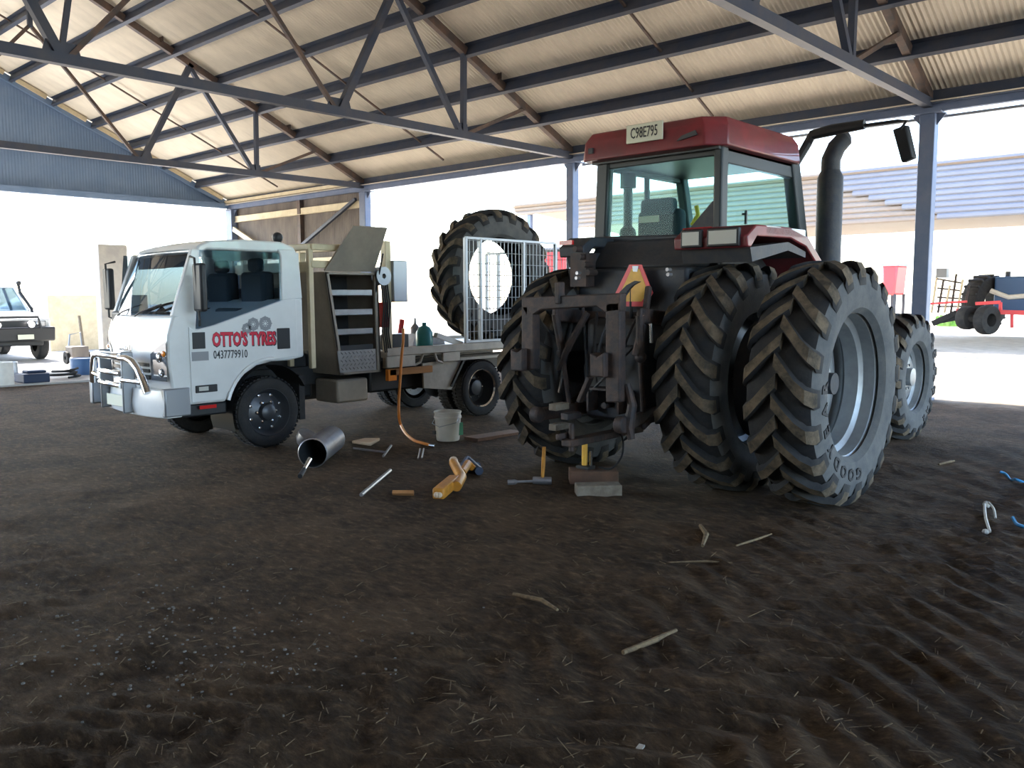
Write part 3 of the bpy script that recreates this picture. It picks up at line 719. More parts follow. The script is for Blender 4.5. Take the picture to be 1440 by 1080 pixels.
low = [(3.76, .72), (3.73, 1.0), (3.74, 1.25), (3.80, 1.44), (3.90, 1.45), (4.10, 1.30), (4.32, 1.34), (5.13, 1.59), (5.38, 1.61), (5.38, .96), (5.20, .93), (4.98, .93), (4.80, .90), (4.62, .80), (4.48, .66), (4.42, .55), (3.80, .55)]
m = loft(low, TS); body = Q('cab_body', m, 'white_paint', .02)
# roof
rf = [(4.06, 2.07), (4.13, 2.14), (4.28, 2.19), (4.7, 2.215), (5.15, 2.21), (5.31, 2.16), (5.37, 2.06), (5.33, 2.05), (5.2, 2.10), (4.3, 2.10), (4.12, 2.05)]
m = loft(rf, TS, inset=.03); Q('cab_roof', m, 'white_paint', .02)
m = MB(); m.ball((XS-.25, 5.25, 2.27), .06, n=12); m.tube((XS-.25, 5.25, 2.19), (XS-.25, 5.25, 2.23), .025, n=8); Q('beacon', m, 'black_plastic')
for s in (1, -1):
    x = XC+s*HWD; i_ = -s; dy_ = 0 if s > 0 else .15
    m = MB(); m.prism([(x, 3.89+dy_, 1.44), (x, 4.0+dy_, 1.40), (x, 4.10, 1.30), (x, 4.13, 1.30), (x+i_*.02, 4.22+dy_, 2.10), (x+i_*.02, 4.13+dy_, 2.10)], (i_*.06, 0, 0)); Q('front_pillar', m, 'white_paint', .012)
    m = MB(); m.prism([(x, 5.12, 1.58), (x, 5.38, 1.60), (x+i_*.015, 5.36, 2.08), (x+i_*.02, 5.30, 2.13), (x+i_*.02, 5.10, 2.13), (x+i_*.01, 5.13, 2.06)], (i_*.05, 0, 0)); Q('rear_pillar', m, 'white_paint', .012)
    m = MB(); m.prism([(x+i_*.008, 4.11, 1.30), (x+i_*.008, 4.32, 1.335), (x+i_*.008, 5.14, 1.585), (x+i_*.02, 5.12, 2.09), (x+i_*.02, 4.19, 2.09)], (i_*.006, 0, 0)); Q('side_window', m, 'glass_clear' if s > 0 else 'glass_tint', smooth=False)
m = MB(); vs = []
for t in TS:
    for (y, z) in ((3.79, 1.42), (3.90, 1.72), (4.07, 2.10)):
        vs.append((XC+t*(HWD-.05), sweep(y, z, t)+.012, z))
m.add(vs, [(i*3+k, i*3+k+1, i*3+k+4, i*3+k+3) for i in range(12) for k in range(2)]); Q('windscreen', m, 'glass_dark')
m = MB(); m.box(XF+.05, XS-.05, 5.34, 5.38, 1.6, 1.72); m.box(XF+.05, XF+.35, 5.34, 5.38, 1.72, 2.1); m.box(XS-.35, XS-.05, 5.34, 5.38, 1.72, 2.1); Q('rear_wall', m, 'white_paint')
m = MB(); m.box(XF+.35, XS-.35, 5.355, 5.36, 1.72, 2.1); Q('rear_window', m, 'glass_clear', smooth=False)
m = MB(); m.box(XF+.1, XS-.1, 3.98, 4.2, 1.3, 1.47); Q('dashboard', m, 'black_plastic', .03)
for xx in (XS-.55, XF+.45):
    m = MB(); m.box(xx-.24, xx+.24, 4.75, 5.2, 1.25, 1.5); m.box(xx-.24, xx+.24, 5.08, 5.24, 1.5, 1.9); m.box(xx-.12, xx+.12, 5.1, 5.2, 1.9, 2.05); Q('cab_seat', m, 'seat_fabric', .04)
m = MB(); m.lathe([(.19, -.014), (.206, 0), (.19, .014), (.178, 0)], (XF+.45, 4.42, 1.50), (0, -.35, .93), 20, closed=True); m.tube((XF+.45, 4.42, 1.5), (XF+.45, 4.25, 1.35), .03, n=8); Q('steering_wheel', m, 'black_plastic')
for t_ in (-.45, .2):
    a = Vector((XC+t_*HWD, sweep(3.77, 1.4, t_)-.0, 1.43)); m = MB(); m.path([a, a+Vector((.12, -.0, .04)), a+Vector((.45, .07, .12))], .008, 6); Q('wiper', m, 'black_plastic')

for x_ in (XS-.52, XF+.52):  # dark panels added to darken the upper windscreen
    yv = sweep(4.07, 2.1, (x_-XC)/HWD)+.10; m = MB(); m.prism([(x_-.33, yv, 2.08), (x_+.33, yv, 2.08), (x_+.33, yv-.02, 1.93), (x_-.33, yv-.02, 1.93)], (0, .02, 0)); Q('darkening_visor', m, 'seat_fabric', .006)
# near door (panel slightly proud), handle, lamp, lettering
DO = [(4.05, .57), (4.40, .57), (4.45, .65), (4.60, .805), (4.78, .915), (4.97, .95), (5.29, .97), (5.29, 1.60), (5.13, 1.585), (4.32, 1.335), (4.10, 1.29), (4.05, 1.33)]
m = MB(); m.prism([(XS, y, z) for y, z in DO], (.012, 0, 0)); door = Q('door', m, 'white_paint', .006)
XD = XS+.0125
def dbox(x0_, y0_, x1_, y1_, th=.006):
    a, b_ = at(x0_, y1_, 0, XD), at(x1_, y0_, 0, XD); k = MB(); k.box(XD-.004, XD+th, a.y, b_.y, a.z, b_.z); return k
Q('door_handle', dbox(390, 461, 407, 491, .012), 'black_plastic', .02, parent=door)
Q('marker_lamp', dbox(275, 540, 305, 553, .014), 'black_plastic', .006, parent=door)
Q('marker_lens', dbox(279, 543, 292, 550, .018), 'lamp_lens', parent=door)
Q('door_corner_trim', dbox(271, 467, 288, 491), 'black_plastic', .004, parent=door)
Q('door_emblem', dbox(270, 494, 293, 508, .003), 'door_grey', parent=door)
def dtext(txt, px0, px1, pyt, pyb, m_, name, bold=0., tilt=0., parent=door, x=XD):
    a, b_ = at(px0, (pyt+pyb)/2, 0, x), at(px1, (pyt+pyb)/2, 0, x); hz_ = at(px0, pyt, 0, x).z-at(px0, pyb, 0, x).z
    t_ = text_mb(txt, 1., bold, .001)
    xs = [v.x for v in t_.v]; ys = [v.y for v in t_.v]; w_ = max(xs)-min(xs); h_ = max(ys)-min(ys)
    cx_, cy_ = (max(xs)+min(xs))/2, (max(ys)+min(ys))/2
    for v in t_.v: v.x -= cx_; v.y -= cy_
    place(t_, (a+b_)/2+Vector((.002, 0, 0)), (0, 1, tilt), (0, 0, 1), (b_.y-a.y)/w_, hz_/h_)
    return t_.build(name, m_, parent, smooth=False, kind='stuff')
dtext("OTTO'S TYRES", 298, 389, 465, 488, 'ink', 'lettering_outline', .065, -.02, x=XD-.0015)  # printed dark outline behind the red letters
dtext("OTTO'S TYRES", 298.5, 387.5, 465.5, 486.5, 'door_red', 'lettering', .038, -.02)
dtext('0437779910', 300, 348, 492, 504, 'ink', 'phone_number', .01, -.02)
# printed stack of tyres above the lettering
for (px_, py_, rp, sh) in ((347, 462, 7, 3), (356, 456, 8.5, 4), (373, 455, 9.5, 0)):
    c = at(px_, py_, 0, XD); r_ = rp*.0079; m = MB()
    m.lathe([(r_*.45, .002), (r_, .002)], c, (1, 0, 0), 20)
    for k in range(8):
        a0 = 2*math.pi*k/8; u = Vector((0, math.cos(a0), math.sin(a0))); m.bar(c+u*r_*.2+Vector((.002, 0, 0)), c+u*r_*1.08+Vector((.002, 0, 0)), .012, .002, (1, 0, 0))
    Q('tyre_print', m, 'door_grey', parent=door)
# mirror on the near door and its far twin
for s, x in ((1, XS), (-1, XF)):
    m = MB(); m.path([(x, 4.10, 2.02), (x+s*.16, 4.06, 2.0), (x+s*.18, 4.08, 1.4), (x+s*.02, 4.16, 1.34)], .013, 8); mr = Q('mirror_arm', m, 'black_plastic')
    m = MB(); m.box(x+s*.18-.09, x+s*.18+.09, 4.06, 4.13, 1.48, 1.95); Q('mirror_head', m, 'black_plastic', .025, parent=mr)

# front end
def fx(t, z=.9, d=0.): return Vector((XC+t*HWD, sweep(3.735, z, t)-d, z))
m = MB()
for i, (z0, z1) in enumerate(((.80, .845), (.87, .905), (.93, .965))):
    for a, b_ in zip([-.6+.15*k for k in range(8)], [-.6+.15*(k+1) for k in range(8)]):
        p, q = fx(a, z0, .01), fx(b_, z0, .01); p2, q2 = fx(a, z1, .01), fx(b_, z1, .01); o = Vector((0, .02, 0))
        m.hexa([p, q, q+o, p+o, p2, q2, q2+o, p2+o])
Q('grille_slots', m, 'black_plastic', smooth=False)
for s in (1, -1):
    m = MB(); vs = []
    for t in (.66, .76, .86, .93, .98):
        zt = 1.06+.14*(t-.66)/.32
        for z in (.80, .93, zt): vs.append(fx(s*t, z, .012))
    m.add(vs, [(i*3+k, i*3+k+1, i*3+k+4, i*3+k+3) for i in range(4) for k in range(2)]); hl = Q('headlamp', m, 'headlamp_glass')
    m = MB(); c = fx(s*.84, 1.03, .016); m.ball(c, .05, 1, .4, 1); c2 = fx(s*.87, .88, .016); m.ball(c2, .045, 1, .4, 1); Q('headlamp_bulb', m, 'chrome', parent=hl)
    m = MB(); m.ball(fx(s*.93, 1.07, .014), .03, 1.2, .5, 1); Q('indicator', m, 'amber', parent=hl)
t_ = text_mb('ISUZU', .085, .002, .003); place(t_, fx(0, 1.10, .012), (1, 0, 0), (0, 0, 1), 1.3, 1.); Q('badge', t_, 'chrome', smooth=False)
# bumper
m = MB(); n_ = 14; vs = []
for i in range(n_+1):
    t = -1.03+2.06*i/n_; yy = 3.64+.10*t*t+.03*t**6+.15*(1-t)/2
    for (dy, z) in ((.0, .44), (-.02, .56), (.0, .72), (.16, .72), (.16, .44)): vs.append((XC+t*HWD, yy+dy, z))
m.add(vs, [(i*5+k, i*5+(k+1) % 5, (i+1)*5+(k+1) % 5, (i+1)*5+k) for i in range(n_) for k in range(5)]+[(4, 3, 2, 1, 0), tuple(n_*5+k for k in range(5))]); bmp = Q('bumper', m, 'white_paint', .012)
for s, x in ((1, XS), (-1, XF)):
    m = MB(); m.box(min(x-s*.05, x+s*.035), max(x-s*.05, x+s*.035), 3.76, 4.03, .45, .73); Q('bumper_end', m, 'bumper_grey', .015, parent=bmp)
m = MB(); m.box(XC-.26, XC+.26, 3.685, 3.70, .50, .62); Q('number_plate', m, 'plate_white', .004, parent=bmp)
# bull bar
def bb(t, z): return Vector((XC+t*HWD, 3.54+.10*t*t+.15*(1-t)/2, z))
bull = MB(); bull.path([bb(-.38+.076*k, 1.03) for k in range(11)], .038, 12); bull = Q('bull_bar', bull, 'chrome')
for z in (.86, .74):
    m = MB(); m.path([bb(-.36+.072*k, z) for k in range(11)], .030, 10); Q('cross_tube', m, 'chrome', parent=bull)
for s in (1, -1):
    m = MB(); m.prism([bb(s*.36, .46), bb(s*.36, 1.08), bb(s*.36, 1.08)+Vector((0, .12, 0)), bb(s*.36, .46)+Vector((0, .16, 0))], (s*.03, 0, 0)); Q('upright', m, 'bumper_grey', .012, parent=bull)
    m = MB(); m.path([bb(s*.38, 1.02), bb(s*.55, 1.02), bb(s*.68, .99), bb(s*.78, .92), bb(s*.88, .80), bb(s*.94, .70)], .036, 12); Q('hoop', m, 'chrome', parent=bull)
    m = MB(); m.path([bb(s*.38, .80), bb(s*.86, .80)], .026, 10); Q('cross_tube', m, 'chrome', parent=bull)

# wheels
def twheel_mesh():
    m = MB()
    m.lathe([(.245, .09), (.27, .105), (.33, .11), (.365, .098), (.382, .07), (.384, -.07), (.365, -.098), (.27, -.105), (.245, -.09)], n=40, mi=0)
    for k in range(48):
        a = 2*math.pi*k/48
        for s in (-.055, .055):
            an = a+(0.03 if s > 0 else 0); c_ = Vector((s, math.cos(an)*.385, math.sin(an)*.385)); m.bar(c_-Vector((.035, 0, 0)), c_+Vector((.035, 0, 0)), .03, .012, (0, math.cos(an), math.sin(an)))
    return m.mesh('tyre', 'rubber')
def trim_mesh():
    m = MB(); m.lathe([(.262, .10), (.255, .106), (.24, .09), (.225, .03), (.20, .005), (.15, .03), (.10, .045), (.085, .10), (.05, .12), (.001, .12)], n=36)
    for k in range(6):
        a = 2*math.pi*k/6; m.ball((.05, math.cos(a)*.115, math.sin(a)*.115), .022, n=8, mi=1)
    for k in range(8):
        a = 2*math.pi*(k+.5)/8; m.ball((.022, math.cos(a)*.19, math.sin(a)*.19), .02, .6, 1, 1, n=8, mi=1)
    return m.mesh('rim', ['rim_dark', 'chrome'])
TT, TRM = twheel_mesh(), trim_mesh()
def trim_rear():
    m = MB(); m.lathe([(.262, .10), (.255, .106), (.24, .09), (.23, -.02), (.20, -.07), (.12, -.06), (.10, .0), (.05, .01), (.001, .01)], n=36)
    for k in range(6):
        a = 2*math.pi*k/6; m.ball((-.05, math.cos(a)*.15, math.sin(a)*.15), .018, n=8, mi=1)
    m.lathe([(.262, .101), (.255, .108), (.238, .09)], n=36, mi=1)
    return m.mesh('rim', ['rim_dark', 'chrome'])
TRR = trim_rear()
def tw(name, x, y, rim, flip=False):
    w_ = link(name, rim, tk, loc=Vector((x, y, .378))-tk.location)
    if flip: w_.rotation_euler = (0, 0, math.pi)
    link('tyre', TT, w_)
tw('front_wheel', -8.20, 4.95, TRM); tw('front_wheel', -9.73, 4.95, TRM, True)
tw('rear_wheel', -8.14, 8.18, TRR); tw('rear_wheel', -8.42, 8.18, TRR); tw('rear_wheel', -9.50, 8.18, TRR, True); tw('rear_wheel', -9.78, 8.18, TRR, True)
m = MB(); m.tube((-9.7, 4.95, .378), (-8.25, 4.95, .378), .06); m.tube((-9.7, 8.18, .378), (-8.2, 8.18, .378), .09); m.ball((-8.96, 8.18, .38), .2); Q('axles', m, 'black_plastic')
for x in (-8.6, -9.32):
    m = MB(); m.box(x-.04, x+.04, 4.1, 9.7, .58, .80); Q('chassis_rail', m, 'black_plastic', .01)
# wheel arch liner and flare
m = MB(); pts = [(4.95+.47*math.cos(a), .40+.50*math.sin(a)) for a in [R(200-k*11.5) for k in range(16)]]
vs = []
for (y, z) in pts: vs += [(XS+.02, y, z), (XS-.45, y, z)]
m.add(vs, [(2*i, 2*i+1, 2*i+3, 2*i+2) for i in range(15)]); Q('wheel_arch', m, 'black_plastic')
m = MB(); m.path([(XS+.012, 4.95+.53*math.cos(a), .40+.56*math.sin(a)) for a in [R(163-k*7) for k in range(12)]], .022, 8); Q('arch_flare', m, 'white_paint')
m = MB(); m.box(-8.4, -8.12, 5.35, 5.42, .25, .75); Q('mud_flap', m, 'rubber')
m = MB(); m.box(-8.55, -8.08, 3.95, 4.45, .42, .55); Q('cab_step', m, 'black_plastic', .02)
m = MB(); m.box(-8.04, -8.02, 4.12, 4.30, .50, .535); Q('step_reflector', m, 'red_lens')
m = MB(); m.box(-8.55, -8.1, 5.85, 6.30, .38, .66); Q('fuel_tank', m, 'cabinet', .03)
m = MB(); m.box(-9.8, -9.3, 5.7, 6.6, .3, .7); Q('battery_box', m, 'black_plastic', .02)
m = MB(); m.box(-8.7, -8.2, 6.4, 7.3, .45, .75); Q('under_tray_box', m, 'black_plastic', .03)
m = MB(); m.box(-9.3, -8.65, 4.3, 5.9, .4, .95); Q('engine', m, 'black_plastic', .05)

# tool cabinet behind the cab: leaning front edge, open near face with drawers
cab_ = [(5.66, 1.90), (6.42, 1.90), (6.44, .72), (5.84, .72)]
xn = -8.02
m = MB()
m.prism([(xn, 5.66, 1.90), (xn, 5.84, .72), (XF, 5.84, .72), (XF, 5.66, 1.90)], (0, .03, 0))       # front panel
m.prism([(xn, 6.42, 1.90), (xn, 6.44, .72), (XF, 6.44, .72), (XF, 6.42, 1.90)], (0, -.03, 0))
m.box(XF, xn, 5.68, 6.42, 1.87, 1.90); m.box(XF, xn, 5.84, 6.43, .72, .75); m.box(XF, XF+.03, 5.8, 6.42, .75, 1.87)
m.prism([(xn, 5.66, 1.90), (xn, 5.72, 1.90), (xn, 5.90, .72), (xn, 5.84, .72)], (-.04, 0, 0))
m.prism([(xn, 6.36, 1.90), (xn, 6.42, 1.90), (xn, 6.44, .72), (xn, 6.38, .72)], (-.04, 0, 0))
cabn = Q('tool_cabinet', m, 'cabinet', .006, smooth=False, label='brown grey tool cabinet with open drawers')
m = MB(); m.box(-8.7, -8.6, 5.8, 6.4, .76, 1.86); Q('cabinet_back', m, 'black_plastic', parent=cabn)
for i, z in enumerate((1.70, 1.475, 1.25, 1.06)):
    y0_ = 5.73+(1.9-z)*.153
    m = MB(); m.box(-8.55, xn-.02, y0_, 6.34, z-.075, z-.06); m.box(xn-.035, xn-.02, y0_, 6.34, z-.075, z-.0); 
    dr = Q('drawer', m, 'checker' if i < 3 else 'black_plastic', .004, parent=cabn)
m = MB(); m.prism([(xn+.004, 5.835, .75), (xn+.004, 6.36, .75), (xn+.004, 6.355, 1.0), (xn+.004, 5.80, 1.0)], (-.012, 0, 0)); lowp = Q('checker_panel', m, 'checker', parent=cabn)
m = MB()
for i in range(9):
    for k in range(5):
        y, z = 5.86+i*.055+(k % 2)*.02, .79+k*.045; d = 1 if k % 2 else -1
        m.bar((xn+.007, y-.012, z-.012*d), (xn+.007, y+.012, z+.012*d), .008, .006, (1, 0, 0))
m.build('tread_bars', 'chrome', cabn, smooth=False, kind='stuff')
a, b_, c, d = at(463, 380, 0, xn+.02), at(529, 380, 0, xn+.02), at(546, 320, 0, xn+.30), at(495, 318, 0, xn+.30)
a = Vector((xn, 5.66, 1.905)); b_ = Vector((xn, 6.36, 1.905)); m = MB(); m.prism([a, b_, at(545, 321, 0, xn+.22), at(497, 318, 0, xn+.22)], (-.02, 0, .012)); Q('cabinet_lid', m, 'cabinet', .004, parent=cabn, smooth=False)
m = MB(); m.path([(xn-.03, 6.38, 1.6), (xn+.12, 6.40, 2.12)], .012, 6); Q('gas_strut', m, 'black_plastic', parent=cabn)

# cream headboard frame and posts
def cb(name, pts, r=.03, mt='tray_cream', n=8):
    m = MB(); m.path(pts, r, n); return Q(name, m, mt)
hy = 5.50
m = MB(); m.bar((XS+.0, hy, 2.17), (XF, hy, 2.17), .07, .07); hb = Q('headboard_rail', m, 'cream_steel', .01)
m = MB(); m.bar((XS, hy, 1.95), (XF, hy, 1.95), .05, .12); Q('headboard_rail', m, 'cream_steel', .01)
for x in (XS-.02, -8.5, -9.0, -9.45, XF+.02):
    m = MB(); m.bar((x, hy, .82), (x, hy, 2.16), .06, .06, (0, 1, 0)); Q('headboard_post', m, 'cream_steel', .008)
m = MB(); m.bar((XS, hy, 2.17), (XS, 6.3, 2.17), .06, .07); Q('rack_rail', m, 'cream_steel', .01)
m = MB(); m.bar((XS, hy, 1.98), (XS, 6.2, 1.98), .04, .08); Q('rack_rail', m, 'cream_steel', .01)
m = MB(); m.bar((-8.07, 6.58, .75), (-8.07, 6.58, 2.28), .09, .09, (0, 1, 0)); Q('body_post', m, 'cream_steel', .01)
m = MB(); m.bar((-9.85, 6.58, .75), (-9.85, 6.58, 2.28), .09, .09, (0, 1, 0)); m.bar((-9.85, 6.58, 2.24), (-8.07, 6.58, 2.24), .08, .08); Q('body_post', m, 'cream_steel', .01)
m = MB(); m.box(-8.16, -7.98, 6.62, 6.84, 1.55, 2.05); Q('switch_box', m, 'bumper_grey', .01)
m = MB(); m.lathe([(.03, -.06), (.11, -.06), (.11, -.04), (.07, -.03), (.07, .03), (.11, .04), (.11, .06), (.03, .06)], (-8.02, 6.46, 1.86), (1, 0, 0), 20); Q('hose_reel', m, 'bumper_grey')
for i in range(4):
    y = 6.44+.03*i; m = MB(); m.path([(-8.0, y, 1.82), (-7.985, y+.03, 1.5), (-8.0, y+.01, 1.2), (-7.99, y+.04, .95)], .011, 6); Q('hanging_hose', m, 'rubber')
m = MB(); m.box(-8.08, -8.0, 6.46, 6.55, 1.25, 1.55); Q('extinguisher_box', m, 'red_lens', .01)

# tray
yt = 10.15
m = MB(); m.box(XF, -8.02, 6.5, yt, .88, .955); tray = Q('tray_deck', m, 'tray_cream', .006, smooth=False)
m = MB(); m.box(-8.03, -7.98, 6.5, yt, .90, 1.0); Q('side_rail', m, 'tray_cream', .01, parent=tray)
m = MB(); m.box(XF-.02, XF+.03, 6.5, yt, .90, 1.0); Q('side_rail', m, 'tray_cream', .01, parent=tray)
m = MB(); m.box(-8.02, -7.985, 6.5, 6.95, .76, .90); m.box(-8.02, -7.985, 7.42, 7.72, .78, .90); m.box(-8.02, -7.985, 7.72, yt, .78, .82); Q('lower_rail', m, 'tray_cream', .006, parent=tray)
for y in (6.95, 7.42):
    s = 1 if y < 7 else -1; m = MB(); m.path([(-8.0, y, .77), (-8.0, y+s*.09, .80), (-8.0, y+s*.14, .90)], .016, 8); Q('tie_loop', m, 'tray_cream', parent=tray)
m = MB(); m.box(-8.06, -8.0, 6.55, 7.25, .66, .745); Q('timber_packer', m, 'wood_orange', .006, parent=tray)
m = MB(); m.box(-8.06, -8.0, 6.53, 6.66, .60, .74); Q('side_marker', m, 'amber', .006, parent=tray)
m = MB(); m.prism([(-8.05, 7.12, .78), (-8.05, 7.86, .80), (-8.05, 7.62, .40), (-8.05, 7.14, .46)], (-.03, 0, 0)); mg = Q('mudguard_plate', m, 'tray_cream', .006, parent=tray, smooth=False)
m = MB(); m.bar((-8.03, 7.60, .45), (-8.03, 7.84, .80), .03, .03); Q('guard_brace', m, 'black_plastic', parent=mg)
for x in (-9.83, -8.02):
    m = MB(); m.box(x-.03, x+.03, yt-.06, yt, .75, 1.1); Q('tail_post', m, 'tray_cream', .006, parent=tray)

# wire mesh gate along the near side of the tray
def gate(name, A, B, z0, z1, label):
    A = Vector(A); B = Vector(B); d = (B-A); ln = d.length; d.normalize()
    g = thing(name, (A.x, A.y, z0), label, 'mesh gate', 'mesh gates on the truck tray')
    def b(p0, p1, w=.035, n_='frame_tube'):
        k = MB(); k.bar(p0, p1, w, w, (0, 0, 1) if abs((p1-p0).z) < .1 else (0, 1, 0)); k.build(n_, 'wire_galv', g, .004)
    Z = Vector((0, 0, 1))
    b(A+Z*z1, B+Z*z1); b(A+Z*(z0+.02), B+Z*(z0+.02)); b(A+Z*z0, A+Z*z1, .045); b(B+Z*z0, B+Z*z1, .045)
    for f in (.15, .62): b(A+d*ln*f+Z*z0, A+d*ln*f+Z*z1, .04)
    k = MB(); i = 0
    while i*.075 < ln: k.tube(A+d*(i*.075)+Z*z0, A+d*(i*.075)+Z*z1, .0055, n=5, caps=False); i += 1
    i = 0
    while i*.15 < z1-z0: k.tube(A+Z*(z0+i*.15), B+Z*(z0+i*.15), .0055, n=5, caps=False); i += 1
    k.build('wire_mesh', 'wire_galv', g, kind='stuff')
gate('mesh_gate', (-8.03, 7.88, 0), (-8.03, 9.72, 0), 1.0, 2.38, 'galvanised wire mesh gate along the side of the truck tray')
gate('mesh_gate', (-9.78, 10.08, 0), (-8.06, 10.08, 0), .96, 2.3, 'galvanised wire mesh gate across the back of the truck tray')

# loose tractor tyre standing on the tray behind the gate
lt = link('loose_tyre', TY_REAR, None, loc=(-8.62, 8.98, .955+.945), label='large bare tractor tyre standing on the truck tray behind the mesh', category='tyre')
lt.rotation_euler = (.1, 0, math.pi-R(8))

# gear lying on the tray
zt = .955
def tray_thing(px_, py_, name, mb_fn, mt, label, cat, xx=-8.35, bevel=0.):
    q = at(px_, py_, 0, xx); q.z = zt; k = MB(); mb_fn(k, q); return one(k, name, mt, q, label, cat, bevel=bevel)
tray_thing(553, 490, 'tool_case', lambda k, q: k.box(q.x-.12, q.x+.12, q.y-.12, q.y+.16, zt, zt+.20), 'black_plastic', 'black tool case beside the orange hose on the truck tray', 'case', -8.25, .02)
tray_thing(578, 488, 'metal_ramp', lambda k, q: k.prism([(q.x-.2, q.y-.1, zt), (q.x-.2, q.y+.5, zt), (q.x-.2, q.y+.45, zt+.10), (q.x-.2, q.y-.05, zt+.16)], (.35, 0, 0)), 'tin', 'silver ramp lying on the truck tray beside the case', 'ramp', -8.9)
tray_thing(597, 487, 'gas_bottle', lambda k, q: (k.lathe([(.001, 0), (.10, 0), (.11, .03), (.11, .20), (.07, .27), (.03, .29), (.03, .33), (.001, .33)], q, (0, 0, 1), 16)), 'teal_bottle', 'small teal gas bottle on the truck tray by the big tyre', 'gas bottle', -8.22)
tray_thing(562, 480, 'red_jack', lambda k, q: (k.box(q.x-.1, q.x+.1, q.y-.12, q.y+.12, zt, zt+.12), k.tube((q.x, q.y, zt+.1), (q.x, q.y+.05, zt+.34), .04, n=10)), 'red_lens', 'small red jack at the back of the truck tray', 'jack', -9.3, .01)
tray_thing(584, 478, 'oil_can', lambda k, q: k.lathe([(.001, 0), (.07, 0), (.07, .22), (.02, .28), (.015, .36), (.001, .36)], q, (0, 0, 1), 14), 'bumper_grey', 'grey oil can standing on the truck tray', 'oil can', -9.2)
tray_thing(630, 486, 'pry_tube', lambda k, q: k.bar((q.x, q.y-.22, zt+.17), (q.x, q.y+.24, zt+.03), .07, .06), 'white_paint', 'short white tube leaning beside the big tyre on the tray', 'tube', -8.12)
# ================================================================== things on the dirt floor
def lay(px_, py_, dz=0.): 
    q = gnd(px_, py_); q.z = gz(q.x, q.y)+dz; return q
# white bucket
q = lay(630, 619); k = thing('bucket', q, 'white plastic bucket standing on the dirt beside the truck', 'bucket')
m = MB(); m.lathe([(.001, 0), (.125, 0), (.13, .01), (.146, .25), (.156, .255), (.156, .275), (.148, .28), (.148, .31), (.156, .315), (.156, .33), (.146, .33), (.141, .28), (.122, .02), (.001, .015)], q, (0, 0, 1), 32); m.build('pail', 'bucket_white', k)
m = MB(); u = Vector((.72, .15, 0)).normalized(); m.path([q+u*.152+Vector((0, 0, .275)), q+u*.17+Vector((.02, -.08, .22)), q+Vector((.04, -.165, .17)), q-u*.08+Vector((0, -.15, .2)), q-u*.152+Vector((0, 0, .275))], .004, 6); m.build('handle', 'wire_galv', k)
c = q+Vector((.112, .085, 0)); m = MB(); m.box(c.x-.012, c.x+.016, c.y-.03, c.y+.03, q.z+.06, q.z+.20); m.build('green_sticker', 'green_mark', k)
m = MB(); c = q+Vector((-.02, -.132, 0)); m.box(c.x-.09, c.x-.05, c.y-.006, c.y+.02, q.z+.07, q.z+.11); m.build('ink_mark', 'ink', k)

# orange air hose from the tray down to the floor
pts = [at(567, 462, 0, -7.96), at(567, 480, 0, -7.94), at(565, 500, 0, -7.90), at(563, 530, 0, -7.88), at(561, 560, 0, -7.85), at(561, 585, 0, -7.80)]
pts += [lay(564, 603, .05), lay(571, 614, .03), lay(582, 622, .025), lay(594, 626, .022), lay(606, 628, .02)]
def smooth(p, n=6):
    o = []
    for i in range(len(p)-1):
        a, b_, c, d = p[max(i-1, 0)], p[i], p[i+1], p[min(i+2, len(p)-1)]
        for j in range(n):
            t = j/n; o.append(.5*((2*b_)+(c-a)*t+(2*a-5*b_+4*c-d)*t*t+(3*b_-a-3*c+d)*t**3))
    return o+[p[-1]]
k = thing('air_hose', lay(606, 628), 'orange air hose hanging from the truck tray onto the dirt', 'hose')
m = MB(); m.path(smooth(pts), .017, 10); m.build('hose', 'hose_orange', k)
m = MB(); m.tube(lay(604, 628, .02), lay(612, 629, .02), .018, n=10); m.build('fitting', 'hyd_chrome', k)

# tipped steel drum with a dark mouth and a grease gun beside it
a, b_ = lay(440, 657, .145), lay(468, 635, .14); ax = (b_-a).normalized(); ln = (b_-a).length
k = thing('tipped_funnel', lay(447, 653), 'tipped grey steel funnel drum with a dark open mouth lying on the dirt', 'drum')
m = MB(); m.lathe([(.135, 0), (.145, .01), (.140, .04), (.138, ln-.02), (.10, ln), (.001, ln)], a, ax, 32); m.build('drum_wall', 'tin', k)
m = MB(); m.lathe([(.131, .01), (.128, ln*.8), (.001, ln*.8)], a, ax, 28); m.build('drum_inside', 'ink', k)
m = MB(); m.lathe([(.08, 0), (.11, .05), (.11, .12), (.001, .14)], lay(428, 640, .12), Vector((.3, .1, .5)), 20); m.build('funnel_cone', 'tin', k)
k = thing('grease_gun', lay(430, 663), 'chrome grease gun with a black grip leaning on the tipped drum', 'grease gun')
m = MB(); m.path([lay(436, 663, .13), lay(428, 668, .06)], [.022, .018], 10); m.build('barrel', 'hyd_chrome', k)
m = MB(); m.path([lay(428, 668, .055), lay(422, 674, .022)], .022, 10); m.build('grip', 'black_plastic', k)

